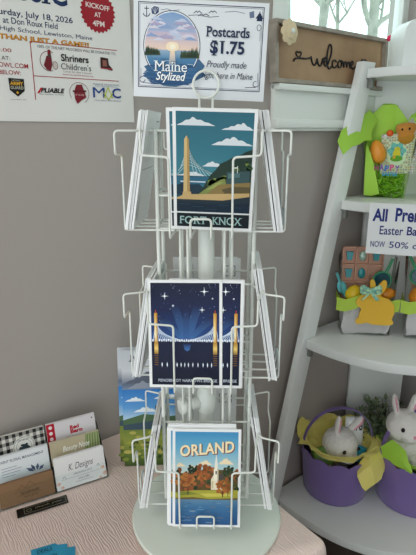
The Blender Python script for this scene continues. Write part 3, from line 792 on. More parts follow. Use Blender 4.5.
# side pockets, seen edge-on
ORD = ('outermost', 'second from outside', 'third from outside', 'fourth from outside', 'fifth from outside', 'sixth from outside', 'innermost')
k_ = 0
for ti in range(3):
    for k, side, rb, ln in ((1, 'right', .1035, 9), (3, 'left', .1045, 9.5)):
        h = CH
        if side == 'right' and ti > 0: h = .168
        st = ST if h == CH else stock_mesh(CW, h)
        c = new_card('card seen edge-on in the %s pocket of the %s tier, outermost of its stack' % (side, TN[ti]), 'cards in the %s %s pocket' % (TN[ti], side), art_side(k_), st); k_ += 1
        art_back(c)
        in_pocket(c, ti, k, 0, rb, ln)
        for i in range(1, 7):
            e = dup(c, label='card seen edge-on in the %s pocket of the %s tier, %s' % (side, TN[ti], ORD[i]))
            in_pocket(e, ti, k, random.uniform(-.0015, .0015), rb - .0016*i - (.0012 if i > 4 else 0), ln, random.uniform(-.4, .4), random.uniform(0, .0015))
# back pockets, their written sides towards the viewer
for ti in (1, 2):
    c = new_card('white back of a postcard in the rear pocket of the %s tier, nearest the pole' % TN[ti], 'cards in the %s rear pocket' % TN[ti], art_side(20+ti)); art_back(c)
    in_pocket(c, ti, 2, 0, .078, 6)
    for i in (1, 2):
        e = dup(c, label='white backed postcard in the rear pocket of the %s tier, %s' % (TN[ti], ('', 'second from the pole', 'farthest from the pole')[i])); in_pocket(e, ti, 2, .002*i, .078+.0021*i, 6, .4*i)

# ------------------------------------------------------------------ price sign held in the ring
pg = thing('price_sign', 'white postcard price sign with a round lake picture held in the rack ring', 'sign', (-.0122, .679, 1.4195), (R(-2), R(2.3), R(1)))
SWd, SHt = .169, .116
bm = bmesh.new(); box(bm, (0, 0, SHt/2), (SWd, .0012, SHt)); obj('sign_sheet', bm, mat('sign_paper', '#eef0f2', .35), pg, False)
A = Art(178, 122, SWd, SHt, 0, -.0008); IN = '#1d2c4c'
def frame_(x0, y0, x1, y1, wd, col):
    A.rect(x0, y0, x1, y0+wd, col); A.rect(x0, y1-wd, x1, y1, col, False); A.rect(x0, y0, x0+wd, y1, col, False); A.rect(x1-wd, y0, x1, y1, col, False)
A.rect(0, 0, 178, 122, '#e0e3e8'); frame_(6, 5, 172, 110, 1.1, IN); frame_(8, 7, 170, 108, .5, IN)
# corner ornaments: anchor, shell, gulls, pine, scrolls
A.ring(17, 18, 5, 5, 1.1, IN, 20, R(10), R(170)); A.rect(16.5, 10, 17.5, 23, IN); A.rect(14, 12.5, 20, 13.5, IN)
A.poly([(24, 19), (23, 13), (27, 10), (33, 11), (33, 17), (29, 20)], '#3a4a6c')
for k in range(4): A.line([(28, 19), (24+k*2.6, 11.5)], .4, '#d6dbe4', k == 0)
for x, y, s in ((84, 14, 5), (92, 17, 7), (104, 13, 5)): A.line([(x-s, y+2), (x-s*.4, y-.6), (x, y+1), (x+s*.4, y-.8), (x+s, y+1.4)], .9, IN)
A.line([(72, 19), (84, 18), (100, 20), (112, 18.5)], .7, IN); A.line([(36, 14), (44, 12.5), (50, 14.5), (60, 13)], .6, '#4a5a7c'); A.line([(120, 13), (134, 11.5), (146, 13.5)], .6, '#4a5a7c')
A.poly([(162, 22), (166, 9.5), (170, 22)], IN); A.poly([(160.5, 19), (166, 11), (171, 19)], IN); A.poly([(152, 12), (158, 10), (159, 18), (153, 19)], '#6a7894')
A.ring(166, 30, 3, 4, .7, IN, 16); A.line([(168, 34), (168, 46)], .5, IN)
for sx, x in ((1, 12), (-1, 166)): A.ring(x, 100, 4, 4, .8, IN, 20, R(0), R(280)); A.line([(x, 104), (x+sx*14, 105)], .7, IN); A.line([(x-sx*2, 99), (x-sx*2, 86)], .5, IN)
# round lake picture
cx, cy, rx, ry = 51, 57, 38, 43
A.poly([(14, 84), (26, 78), (40, 82), (88, 72), (96, 80), (92, 86), (98, 92), (86, 98), (76, 103), (56, 108), (40, 107), (24, 100), (12, 96), (20, 90)], '#3c6488')
A.ell(cx, cy, rx, ry, IN, 48); A.ell(cx, cy, rx-1, ry-1, '#e8edf2', 48)
def disc(y0, y1, c0, c1, n=10):
    A.layer += 1
    for k in range(n):
        a = y0+(y1-y0)*k/n; b = y0+(y1-y0)*(k+1)/n
        def hw(y): return (rx-2.2)*math.sqrt(max(0, 1-((y-cy)/(ry-2.2))**2))
        def mx(t):
            p, q = [tuple(int(h[i:i+2], 16) for i in (1, 3, 5)) for h in (c0, c1)]
            return '#%02x%02x%02x' % tuple(int(u+(v-u)*t) for u, v in zip(p, q))
        A.poly([(cx-hw(a), a), (cx+hw(a), a), (cx+hw(b), b), (cx-hw(b), b)], [mx(k/n)]*2 + [mx((k+1)/n)]*2, False)
disc(16.3, 40, '#7fa2cc', '#a9b4d2'); disc(40, 62, '#c2b6cc', '#f0d2c0'); disc(62, 72, '#9fb6cc', '#5f8cb0'); disc(72, 97.5, '#4f82aa', '#234e7c')
rnd = random.Random(5)
for k in range(26): x = rnd.uniform(24, 78); y = rnd.uniform(24, 50); A.cloud(x-9, y-3, x+9, y+2, rnd.choice(['#c3cce2', '#d7d3e2', '#8ea6cf', '#b2a9c8']), k, 3)
A.ell(52, 58, 9, 6, '#f8e3c4'); A.ell(52, 58, 4, 3.4, '#fdf3dc'); A.poly([(49, 64), (55, 64), (57, 84), (47, 84)], ['#f6dcc0', '#f6dcc0', '#6f93b2', '#6f93b2'])
for x0, x1, y0, h in ((15, 36, 66, 10), (62, 88, 68, 14)):
    A.poly([(x0, y0+4), (x0+2, y0-h*.3), (x1-2, y0-h*.2), (x1, y0+3)], '#3d4f44')
    for k in range(14): x = x0+2+(x1-x0-4)*k/13; hh = h*rnd.uniform(.5, 1)*(1-.5*abs(k/13-(.2 if x0 < 50 else .8))); A.poly([(x-2, y0+2), (x, y0-hh), (x+2, y0+2)], rnd.choice(['#2c4238', '#38503c', '#56583c']), k == 0)
for k in range(24): x = rnd.uniform(20, 76); y = rnd.uniform(72, 94); A.rect(x, y, x+rnd.uniform(4, 10), y+.6, rnd.choice(['#8fb0cc', '#2a527c', '#b9c6d6']), k == 0)
for k in range(12): y = 82+k*2; A.poly([(14+abs(k-5)*1.6, y), (88-abs(k-4)*2, y-1), (90-abs(k-4)*2, y+1), (12+abs(k-5)*2, y+1.6)], rnd.choice(['#2f5c88', '#284f7c', '#3a6a94']), k == 0)
A.text('Maine', 29.9, 76.9, 72.9, 89.9, '#1d3350', serif=.09); A.text('Maine', 29, 76, 72, 89, '#f4f6f8', serif=.09)
A.text('Stylized', 31, 90, 71, 104, '#1d3350', bold=.04, shear=.25); A.text('Stylized', 30.5, 89.5, 70.5, 103.5, '#f4f6f8', bold=.015, shear=.25)
A.text('Postcards', 97, 31, 154, 43.5, IN, bold=.018, serif=.09); A.text('$1.75', 102, 48, 148, 66.5, IN, bold=.03, serif=.09)
A.text('Proudly made', 98, 73, 152, 84, '#1f2b44', shear=.32); A.text('right here in Maine', 92, 87, 161, 97.5, '#1f2b44', shear=.32)
A.build('printed_face', pg)

# ------------------------------------------------------------------ scenic prints standing behind the rack
def art_prairie(par):
    A = Art(165, 235, .165, .232, 0, -.0016)
    A.rect(0, 0, 165, 235, '#c9cdd2'); A.grad(0, 0, 165, 90, [(0, '#b9bec6'), (.45, '#c9ccd2'), (.75, '#5f6a80'), (1, '#8fa6c2')])
    for i, (x0, y0, x1, y1, c) in enumerate([(4, 34, 90, 66, '#585f70'), (60, 40, 165, 72, '#6a7284'), (10, 60, 80, 76, '#8f97a6'), (80, 66, 165, 80, '#aab2be')]): A.cloud(x0, y0, x1, y1, c, i)
    A.grad(0, 78, 165, 140, [(0, '#2f78c2'), (.6, '#5b9bd6'), (1, '#b4d0e6')])
    for i, b in enumerate([(4, 92, 44, 102), (60, 84, 120, 98), (110, 100, 160, 112), (20, 112, 70, 124)]): A.cloud(*b, '#e6edf4', i+4)
    A.poly([(0, 140), (40, 128), (90, 134), (165, 126), (165, 176), (0, 176)], '#4e6a4a'); A.poly([(0, 150), (60, 142), (165, 150), (165, 165), (0, 162)], '#3b4f5e')
    A.grad(0, 160, 165, 235, [(0, '#6f8238'), (.35, '#8d9440'), (.7, '#5c7030'), (1, '#3d5226')])
    r = random.Random(2)
    for k in range(70): x = r.uniform(2, 150); y = r.uniform(165, 225); A.ell(x, y, r.uniform(3, 9), r.uniform(2, 5), r.choice(['#a3a245', '#4a5f2a', '#7d8a3a', '#34481f', '#b3aa58']), 9, k % 10 == 0)
    A.rect(62, 112, 65, 160, '#3c4650'); A.rect(84, 124, 86, 160, '#5a4a40')
    A.text('JOURNEY', 14, 8, 120, 22, '#20242c', bold=.02)
    A.build('printed_cover', par)
fx0 = None
for i, (x, y, lb) in enumerate([(-.0805, .816, 'tall scenic print with blue sky and green field behind the rack, nearer of two'),
                               (-.0905, .830, 'tall scenic print behind the rack, its left strip showing')]):
    t = thing('scenic_print', lb, 'print', (x, y, TZ+.0012), (R(-9), 0, R(3)), 'scenic prints behind the rack') if i == 0 else dup(fx0, (x, y, TZ+.0012), None, lb)
    if i == 0:
        fx0 = t
        bm = bmesh.new(); box(bm, (0, 0, .116), (.165, .003, .232)); obj('mounting_board', bm, mat('grey_board', '#cfd1d2', .6), t, False)
        art_prairie(t)
es = thing('print_easel', 'white wire easel holding the two scenic prints behind the rack', 'easel', (-.086, .858, TZ))
bm = bmesh.new()
for s in (-1, 1):
    tube(bm, fillet([(s*.05, -.05, .004), (s*.05, -.05, .0025), (s*.05, -.006, .0025), (s*.05, .016, .13)], .004, 3), .0016, 8)
    tube(bm, [(s*.05, .012, .11), (s*.05, .034, .003)], .0016, 8)
tube(bm, [(-.05, .016, .13), (.05, .016, .13)], .0016, 8); tube(bm, [(-.05, -.006, .0025), (.05, -.006, .0025)], .0016, 8)
obj('wire_frame', bm, m_wire, es)

# ------------------------------------------------------------------ business card holder and its cards
HA = R(27.7)
hd = thing('card_holder', 'clear acrylic stepped business card holder with two columns on the pink cloth', 'holder', (-.1885, .778, TZ+.001), (0, 0, HA))
m_acr = clear_mat('clear_acrylic', '#fbfdfd', .05, .04)
PW, RH, RD, LEAN = .0955, .0175, .026, 14     # pocket width, step height, step depth, lean
BH = .061
bm = bmesh.new()
for r in range(4):                            # sloped dividers
    y = r*RD; z = r*RH if r < 3 else 2*RH; sh = math.tan(R(LEAN))
    hh = .030 if r < 3 else .05
    A_ = [(-2*PW, y-.0008, z), (0, y-.0008, z), (0, y-.0008+sh*hh, z+hh), (-2*PW, y-.0008+sh*hh, z+hh)]
    vs = [bm.verts.new((a, b + q, c_)) for q in (0, .0015) for a, b, c_ in A_]
    for f in ((0,1,2,3), (7,6,5,4), (0,4,5,1), (1,5,6,2), (2,6,7,3), (3,7,4,0)): bm.faces.new([vs[k] for k in f])
obj('divider', bm, m_acr, hd, False)
bm = bmesh.new()
for r in range(3): box(bm, (-PW, r*RD+RD/2, r*RH+.0006), (2*PW, RD-.001, .0012))
obj('pocket_floor', bm, m_acr, hd, False)
for x in (0, -PW, -2*PW):
    bm = bmesh.new(); vs = []
    o = [(-.001, 0), (.07, 0), (.0905, .082), (.062, .082), (.03, .048), (.007, .030)]
    A_ = [bm.verts.new((x-.0007, p, q)) for p, q in o]; B_ = [bm.verts.new((x+.0007, p, q)) for p, q in o]
    bm.faces.new(A_[::-1]); bm.faces.new(B_)
    for k in range(len(o)): bm.faces.new((A_[k], A_[(k+1) % 6], B_[(k+1) % 6], B_[k]))
    obj('side_panel', bm, m_acr, hd, False)

def card_art(kind):
    def f(par):
        A = Art(92, 60, .0915, .042 if kind == 'kraft' else .0595, 0, -.0004)
        if kind == 'kraft':
            A.rect(0, 0, 92, 60, '#8a6a4e')
            for p in ([(30, 26), (38, 14), (44, 24), (52, 10), (60, 22)], [(26, 30), (50, 26), (72, 22)]): A.line(p, .7, '#5b432f')
            A.text('handmade', 34, 30, 66, 39, '#4c3828', shear=.3); A.text('home goods', 40, 44, 64, 49, '#4c3828'); A.rect(30, 41, 70, 41.5, '#4c3828')
        if kind == 'leaf':
            A.rect(0, 0, 92, 60, '#dfe2e6'); A.text('EVENT FLORAL MANAGEMENT', 8, 8, 84, 13, '#3c4660', bold=.01)
            for k, wd in enumerate((26, 34, 30, 22)): A.rect(10, 22+k*5, 10+wd, 23+k*5, '#8a90a0', k == 0)
            A.rect(0, 52, 92, 52.5, '#8a90a0')
            for a, l in ((-1.25, 17), (-.55, 16), (.25, 14), (1.2, 13)):
                cx, cy = 68 + math.sin(a*.9)*4, 42; dx, dy = math.sin(a*.75), -math.cos(a*.75)
                A.poly([(cx, cy), (cx+dx*l*.5-dy*3, cy+dy*l*.5+dx*3), (cx+dx*l, cy+dy*l), (cx+dx*l*.5+dy*3, cy+dy*l*.5-dx*3)], '#545e7c')
        if kind == 'plaid':
            A.rect(0, 0, 92, 60, '#d6d3cc')
            for k in range(8):
                A.rect(k*12, 0, k*12+6, 60, '#8f8d89', k == 0)
            for k in range(5): A.rect(0, k*13, 92, k*13+6.5, '#8f8d89', k == 0)
            A.layer += 1
            for i in range(8):
                for j in range(5): A.rect(i*12, j*13, i*12+6, j*13+6.5, '#1f1f20', False)
        if kind == 'red':
            A.rect(0, 0, 92, 60, '#d9d3d6'); A.rect(0, 0, 15, 60, '#b3182f')
            for k in range(5): A.ell(7.5, 7+k*11, 3.4, 3.4, '#e6d8d8', 14, k == 0)
            A.text('Red', 43, 12, 60, 20, '#b3182f', bold=.05); A.text('Barn', 43, 20, 66, 28, '#b3182f', bold=.05)
            A.text('TAKE OUT CATERING', 34, 32, 70, 35, '#3a3a40'); A.rect(36, 38, 68, 38.6, '#6a6a70'); A.rect(32, 42, 72, 42.6, '#6a6a70'); A.ell(86, 7, 1.4, 1.4, '#2a2a2a', 10)
        if kind == 'sage':
            A.rect(0, 0, 92, 60, '#b9ac90'); A.poly([(66, 0), (92, 0), (92, 60), (58, 60)], '#8e9a6a')
            for k in range(9): A.line([(70+k*2.4, 2), (66+k*2.6, 40)], 1.1, ('#5f7046', '#a9b07c')[k % 2], k == 0)
            A.text('Beauty Note', 22, 12, 72, 26, '#f1efe6', bold=.012, shear=.3); A.rect(0, 44, 30, 60, '#3d4656')
        if kind == 'script':
            A.rect(0, 0, 92, 60, '#e6e4e4')
            for x, y, r in ((4, 48, 7), (10, 56, 6), (86, 40, 7), (89, 52, 8), (80, 58, 5)): A.ell(x, y, r*.55, r*.5, '#e6c2b4', 12); A.ell(x+1.5, y-1, r*.25, r*.22, '#d9a692', 10)
            A.text('K. Designs', 24, 16, 70, 32, '#3c3c48', bold=-.004, shear=.38); A.text('CREATIONS & GIFTS', 32, 35, 66, 38, '#5a5a64'); A.rect(10, 42, 82, 42.5, '#9a9aa2'); A.text('local crafts', 40, 45, 60, 49, '#6a6a74', shear=.2); A.rect(34, 52, 66, 52.6, '#8c8c94')
            A.line([(12, 40), (15, 36), (18, 41)], .6, '#4a5a7c'); A.line([(76, 34), (79, 30), (81, 35)], .6, '#4a5a7c')
        A.build('printed_face', par)
    return f
def round_stock(w=.0915, h=.0595, t=.0006, rc=0):
    bm = bmesh.new()
    if rc:
        o = []
        for cx, cy, a0 in ((w/2-rc, h-rc, 0), (-w/2+rc, h-rc, 90), (-w/2+rc, rc, 180), (w/2-rc, rc, 270)):
            for k in range(5): a = R(a0+22.5*k); o.append((cx+rc*math.cos(a), cy+rc*math.sin(a)))
        prism(bm, o, -t/2, t/2, 'y')
    else: box(bm, (0, 0, h/2), (w, t, h))
    return bm
HR = Matrix.Rotation(HA, 3, 'Z')
def place_bc(o, col, row, off):
    p = HR @ V(-PW/2 - col*PW, row*RD + .0032 + off, 0)
    o.location = (-.1885 + p.x, .778 + p.y, TZ + .001 + row*RH + (.006 if row == 2 else 0) + .0018); o.rotation_euler = (R(-LEAN), 0, HA)
BC = [(0, 0, 'script', '#e6e4e4', 'white business card reading K. Designs in thin script, front right of the acrylic holder', 'white'),
      (0, 1, 'sage', '#c9bfa8', 'tan and green business card with pale script in the middle row of the holder', 'tan'),
      (0, 2, 'red', '#dcd6d8', 'white business card with a red left band and red title, back right of the holder', 'red banded'),
      (1, 0, 'kraft', '#8a6a4e', 'brown kraft business card, front left of the acrylic holder', 'brown kraft'),
      (1, 1, 'leaf', '#dfe2e6', 'white business card with grey leaf emblem, middle left of the holder', 'leaf')]
for col, row, kd, stc, lb, sh in BC:
    t = thing('business_card', lb, 'business card', group='%s business cards' % sh)
    KH = .042 if kd == 'kraft' else .0595
    obj('card_stock', round_stock(h=KH, rc=.004 if kd in ('script', 'kraft') else 0), mat('stock_'+kd, stc, .6), t, False)
    A_ = card_art(kd)
    if kd in ('script', 'kraft'):
        pass
    A_(t)
    place_bc(t, col, row, 0)
    for i in range(1, 5):
        e = t.copy(); COL.objects.link(e); e['label'] = '%s business card stacked in the holder, %s behind the front one' % (sh, ('', 'first', 'second', 'third', 'fourth')[i])
        s = [c for c in t.children if c.name.startswith('card_stock')][0].copy(); COL.objects.link(s); s.parent = e
        place_bc(e, col, row, .0012*i)
# plaid box with a round label
t = thing('plaid_box', 'black and white plaid box with a round label, back left of the holder', 'box')
bm = bmesh.new(); box(bm, (0, .005, .0295), (.0905, .0098, .059)); obj('carton', bm, mat('cream_carton', '#d6d3cc', .6), t, False)
card_art('plaid')(t)
A = Art(40, 40, .04, .04, .012, -.0012, -.012); A.ell(20, 20, 19.5, 19.5, '#dcdad4', 36); A.ring(20, 20, 18, 18, .8, '#4a5a58', 36); A.ring(20, 20, 13.5, 13.5, .5, '#4a5a58', 30)
A.text('FARM', 14, 31, 26, 34.5, '#3a4a48'); A.poly([(10, 24), (13, 19), (17, 20), (19, 15), (24, 16), (27, 19), (31, 24)], '#2f3f44'); A.ell(17, 17, 2.6, 2.2, '#24323a'); A.ell(25, 16.5, 2.2, 2, '#24323a'); A.rect(9, 24, 31, 25, '#5c6b60')
A.text('GENERAL', 10, 5.5, 30, 8.5, '#3a4a48'); A.build('round_label', t)
place_bc(t, 1, 2, 0)

# black label plate and blue card on the cloth
nm = thing('black_label_plate', 'black plate with thin gold border lying in front of the card holder', 'plate', (-.2885, .7025, TZ+.0012), (0, 0, R(26)))
bm = bmesh.new(); box(bm, (0, 0, .001), (.085, .020, .002)); obj('plate_body', bm, mat('black_gloss', '#0d0d0e', .25), nm, False, .0004)
A = Art(85, 20, .085, .020, 0, 0)
for x0, y0, x1, y1 in ((12, 2.4, 82, 3), (12, 17, 82, 17.6), (12, 2.4, 12.6, 17.6), (81.4, 2.4, 82, 17.6)): A.rect(x0, y0, x1, y1, '#8f8a72')
A.rect(14, 5, 80, 5.4, '#6d6956'); A.ring(20, 11, 4.5, 3.2, .6, '#8f8a72', 16); A.text('thank you', 30, 7.5, 74, 13, '#7d7963', shear=.2)
o = A.build('gold_lettering', nm); o.rotation_euler = (R(-90), 0, 0); o.location = (0, -.010, .0022)
bc = thing('blue_card', 'bright blue card lying at the front edge of the pink cloth', 'card', (-.243, .595, TZ+.0012), (0, 0, R(22)), 'blue cards on the cloth')
bm = bmesh.new(); prism(bm, [(-.026, -.026), (.026, -.026), (.028, .018), (.014, .021), (.010, .026), (-.026, .026)], 0, .0011); obj('card_stock', bm, mat('turquoise_card', '#2c93b8', .5), bc, False)
A = Art(60, 60, .052, .052, 0, 0); A.text('DEALS', 10, 6, 36, 14, '#173848', bold=.02); A.rect(8, 4, 42, 4.6, '#1c5a74'); A.rect(8, 16, 42, 16.6, '#1c5a74'); A.text('here today', 10, 22, 44, 30, '#174a60')
o = A.build('printed_face', bc); o.rotation_euler = (R(-90), 0, 0); o.location = (0, -.026, .0013)
b2 = thing('blue_card', 'bright blue card half under the lettered blue card, at its right', 'card', (-.228, .588, TZ+.0003), (0, 0, R(14)), 'blue cards on the cloth')
bm = bmesh.new(); box(bm, (0, 0, .0004), (.05, .05, .0007)); obj('card_stock', bm, MATS['turquoise_card'], b2, False)

# ------------------------------------------------------------------ things on the ladder shelf
def egg(label, mt, loc, r, h, tilt=(0, 0, 0), group=None, parts=None):
    prof = [(0, 0)]
    for k in range(1, 14):
        t = k/14; z = h*(1-math.cos(PI*t))/2; rr = r*math.sin(PI*t)*(1 - .16*(z/h-.5)*2)
        prof.append((rr, z))
    prof.append((0, h)); bm = bmesh.new(); lathe(bm, prof, 24)
    o = obj('plastic_egg', bm, mt); o.location = loc; o.rotation_euler = tilt
    return tag(o, label, 'egg', group)
def sheet(name, rows, m, parent=None, th=.0006, jitter=.002, seed=0, sub=1):
    """crumpled paper: rows of points -> faceted thin sheet"""
    bm = bmesh.new(); r = random.Random(seed); g = []
    for row in rows: g.append([bm.verts.new(V(*p) + V(r.uniform(-1,1), r.uniform(-1,1), r.uniform(-1,1))*jitter) for p in row])
    for a, b in zip(g, g[1:]):
        for k in range(len(a)-1): bm.faces.new((a[k], a[k+1], b[k+1], b[k]))
    if sub:
        bmesh.ops.subdivide_edges(bm, edges=bm.edges[:], cuts=sub, use_grid_fill=True)
        for v in bm.verts: v.co += V(noise.noise(v.co*55+V(seed,0,0)), noise.noise(v.co*55+V(0,seed,9)), noise.noise(v.co*55+V(5,5,seed)))*jitter*1.3
    bmesh.ops.solidify(bm, geom=bm.faces[:], thickness=th)
    return obj(name, bm, m, parent, True, 0, 22)

m_purple = mat('purple_felt', '#7d67a6', .85, sheen=.25, bump=(500, .25, .0008))
m_ytis = mat('yellow_tissue', '#f3e684', .7); m_gtis = mat('lime_tissue', '#a8d84a', .6)
m_fur = mat('white_plush', '#eeeae6', .95, sheen=.4, bump=(420, .6, .002)); m_pink = mat('pink_plush', '#e8a0b4', .9, sheen=.3)
m_eye = mat('black_bead', '#101014', .15)

def basket(label, loc, rb, rt, h, hang, hh):
    t = thing('easter_basket', label, 'basket', loc, (0, 0, hang))
    bm = bmesh.new(); seg = 96; rings = []
    for r, z in ((0, 0), (rb*.96, 0), (rb, .004), (rb+(rt-rb)*.5, h*.5), (rt, h)):
        if r == 0: rings.append([bm.verts.new((0, 0, 0))]); continue
        rings.append([bm.verts.new((r*math.cos(2*PI*k/seg), r*math.sin(2*PI*k/seg), z + (0 if z < h else .010*abs(math.sin(2*PI*k/seg*6)) - .006))) for k in range(seg)])
    inner = [[bm.verts.new((v.co.x*(r-.003)/r, v.co.y*(r-.003)/r, max(v.co.z, .004))) for v in ring] for ring, r in ((rings[4], rt), (rings[3], rb+(rt-rb)*.5), (rings[2], rb))]
    rings += inner + [[bm.verts.new((0, 0, .004))]]
    for A_, B_ in zip(rings, rings[1:]):
        for k in range(seg):
            a0, a1 = A_[k % len(A_)], A_[(k+1) % len(A_)]; b0, b1 = B_[k % len(B_)], B_[(k+1) % len(B_)]
            if len(A_) == 1: bm.faces.new((a0, b1, b0))
            elif len(B_) == 1: bm.faces.new((a0, a1, b0))
            else: bm.faces.new((a0, a1, b1, b0))
    obj('bucket', bm, m_purple, t, True, 0, 50)
    bm = bmesh.new(); p = []
    for k in range(25):
        a = PI*k/24; p.append((-(rt+.0015)*math.cos(a)*(1 if abs(math.cos(a)) < .98 else 1), 0, h-.018 + (hh+.018)*math.sin(a)**.8))
    strip(bm, p, lambda i: (0, 1, 0), .012, .0025); obj('handle', bm, m_purple, t, True, 0, 30)
    return t
B1 = (.385, 1.250, .3383); B2 = (.602, 1.212, .3383)
basket('purple scalloped basket with yellow tissue, left one on the lowest shelf', B1, .092, .104, .145, R(4), .125)
basket('purple scalloped basket with lime tissue, right one on the lowest shelf', B2, .100, .112, .155, R(12), .135)
def tissue_ring(name, label, B, R0, z0, m, seed, lift=.02, flare=.02):
    t = thing(name, label, 'tissue paper', (B[0], B[1], B[2]+.05))
    r = random.Random(seed); rows = [[], [], [], [], [], []]; n = 30
    for k in range(n+1):
        q = k % n; rr = random.Random(seed*100+q); a = 2*PI*q/n; u = rr.uniform(-1, 1)
        c, s_ = math.cos(a), math.sin(a)
        rows[0].append((c*.004, s_*.004, z0-.105)); rows[1].append((c*R0*.35, s_*R0*.35, z0-.098 + .012*u)); rows[2].append((c*R0*.66, s_*R0*.66, z0-.080 + .02*rr.random())); rows[3].append((c*R0*.84, s_*R0*.84, z0-.05-.010))
        rows[4].append((c*R0*(.93), s_*R0*(.93), z0-.05 + .004 + lift*.5))
        rows[5].append((c*(R0+flare*(.2+.8*abs(u))), s_*(R0+flare*(.2+.8*abs(u))), z0-.05 + lift*(.5+.9*rr.random()) ))
    sheet('crumpled_sheet', rows, m, t, .0005, .0022, seed); return t
t = tissue_ring('tissue_paper', 'yellow tissue paper ruffled round the rim of the left purple basket', B1, .101, .157, m_ytis, 3, .022, .026)
sheet('hanging_flap', [[(.035, -.088, .088), (.062, -.075, .122), (.098, -.042, .128), (.108, -.01, .135)], [(.03, -.110, .075), (.065, -.105, .108), (.112, -.066, .112), (.125, -.03, .118)], [(.045, -.116, .045), (.07, -.118, .082), (.112, -.084, .085), (.132, -.046, .09)], [(.052, -.117, .030), (.072, -.118, .048), (.098, -.10, .058), (.118, -.07, .064)]], m_ytis, t, .0005, .003, 8)
sheet('corner_flap', [[(-.106, .0, .100), (-.085, .04, .106), (-.06, .066, .104)], [(-.120, .005, .125), (-.098, .05, .135), (-.07, .08, .132)], [(-.122, .012, .150), (-.104, .055, .155), (-.076, .088, .146)]], m_ytis, t, .0005, .003, 9)
t = tissue_ring('tissue_paper', 'lime tissue paper standing in the right purple basket', B2, .106, .158, m_gtis, 5, .012, .008)
sheet('corner_flap', [[(-.108, -.03, .105), (-.088, -.068, .105), (-.054, -.098, .102)], [(-.114, -.028, .134), (-.084, -.078, .130), (-.054, -.106, .108)], [(-.094, -.045, .172), (-.070, -.080, .160), (-.056, -.106, .114)]], m_gtis, t, .0005, .003, 10)

def bunny(label, loc, rot, ear_dirs, hr=.043):
    t = thing('plush_bunny', label, 'plush toy', loc, rot)
    # origin under the body; face looks towards -y
    bl = [((0, 0, .045), (.046, .042, .05)), ((0, -.006, .088), (.036, .034, .036)), ((0, -.016, .130), (hr, hr*.95, hr*.92)), ((0, -.016-hr*.75, .118), (hr*.55, hr*.45, hr*.42)),
          ((-.036, -.026, .062), (.016, .022, .03)), ((.036, -.026, .062), (.016, .022, .03)), ((-.03, -.036, .014), (.022, .032, .017)), ((.03, -.036, .014), (.022, .032, .017)), ((0, .042, .03), (.02, .02, .02))]
    for (tx, ty, tz, sx) in ear_dirs:
        d_ = V(tx, ty, tz).normalized(); q = d_.to_track_quat('Z', 'Y').to_matrix()
        c = V(sx*hr*.5, -.010, .130+hr*.75) + d_*.026
        bl.append((tuple(c), (.0125, .009, .034), q))
    fused('body', bl, .004, m_fur, t, 4, .0025)
    for (tx, ty, tz, sx) in ear_dirs:
        d_ = V(tx, ty, tz).normalized(); q = d_.to_track_quat('Z', 'Y').to_matrix(); up = V(0, -1, 0); f = (up - d_*up.dot(d_)).normalized()
        c = V(sx*hr*.5, -.010, .130+hr*.75) + d_*.029 + f*.0075
        bm = bmesh.new(); ellipsoid(bm, tuple(c), (.0072, .003, .025), q, 14, 10); obj('inner_ear', bm, m_pink, t)
    for s_ in (-1, 1):
        bm = bmesh.new(); ellipsoid(bm, (s_*hr*.52, -.016-hr*.80, .141), (.0058, .0045, .0066), None, 12, 8); obj('eye', bm, m_eye, t)
    bm = bmesh.new(); ellipsoid(bm, (0, -.016-hr*1.20, .125), (.0075, .004, .0052), None, 12, 8); obj('nose', bm, m_pink, t)
    return t
bunny('white plush bunny leaning in the left purple basket', (B1[0]-.036, B1[1]+.006, B1[2]+.044), (R(12), R(8), R(30)), [(-.15, .1, 1, -1), (.75, .1, .65, 1)], .053)
bunny('white plush bunny sitting upright in the right purple basket', (B2[0]-.040, B2[1]-.002, B2[2]+.114), (R(-4), R(-4), R(8)), [(-.12, .05, 1, -.8), (.5, .1, .9, .8)], .05)

def pouch(name, label, cat, loc, rot, w_, h_, th, m, texts=(), group=None):
    t = thing(name, label, cat, loc, rot, group)
    bm = bmesh.new(); n = 10; F, K = [], []
    for j in range(n+1):
        rf, rk_ = [], []
        for i in range(n+1):
            u, v = i/n*2-1, j/n*2-1; b = (max(0, (1-u**4)*(1-v**4)))**.6*th/2
            rf.append(bm.verts.new((u*w_/2, -b-.0002, (v+1)/2*h_))); rk_.append(bm.verts.new((u*w_/2, b+.0002, (v+1)/2*h_)))
        F.append(rf); K.append(rk_)
    for j in range(n):
        for i in range(n):
            bm.faces.new((F[j][i], F[j][i+1], F[j+1][i+1], F[j+1][i])); bm.faces.new((K[j][i], K[j+1][i], K[j+1][i+1], K[j][i+1]))
    for i in range(n):
        bm.faces.new((F[0][i], K[0][i], K[0][i+1], F[0][i+1])); bm.faces.new((F[n][i], F[n][i+1], K[n][i+1], K[n][i])); bm.faces.new((F[i][0], F[i+1][0], K[i+1][0], K[i][0])); bm.faces.new((F[i][n], K[i][n], K[i+1][n], F[i+1][n]))
    obj('wrapper', bm, m, t, True, 0, 60)
    if texts:
        A = Art(100, 100, w_, h_, 0, -th/2-.0012)
        for q in texts: A.text(*q[:6], bold=.03)
        A.build('printed_words', t)
    return t
pouch('snack_packet', 'white snack packet with green and black lettering behind the leaning bunny', 'packet', (B1[0]+.046, B1[1]-.004, B1[2]+.138), (R(-12), R(4), R(8)), .058, .095, .022, mat('white_wrapper', '#eceef0', .25), [('v', 12, 22, 28, 40, '#1c1c1e'), ('e', 30, 22, 48, 40, '#2c9c3c'), ('r', 50, 22, 62, 40, '#1c1c1e'), ('o', 64, 22, 84, 40, '#1c1c1e')])
pouch('green_packet', 'green foil packet tucked in front of the leaning bunny', 'packet', (B1[0]-.048, B1[1]-.058, B1[2]+.115), (R(-30), R(-14), R(0)), .052, .055, .014, mat('green_foil', '#6f9a3a', .3))
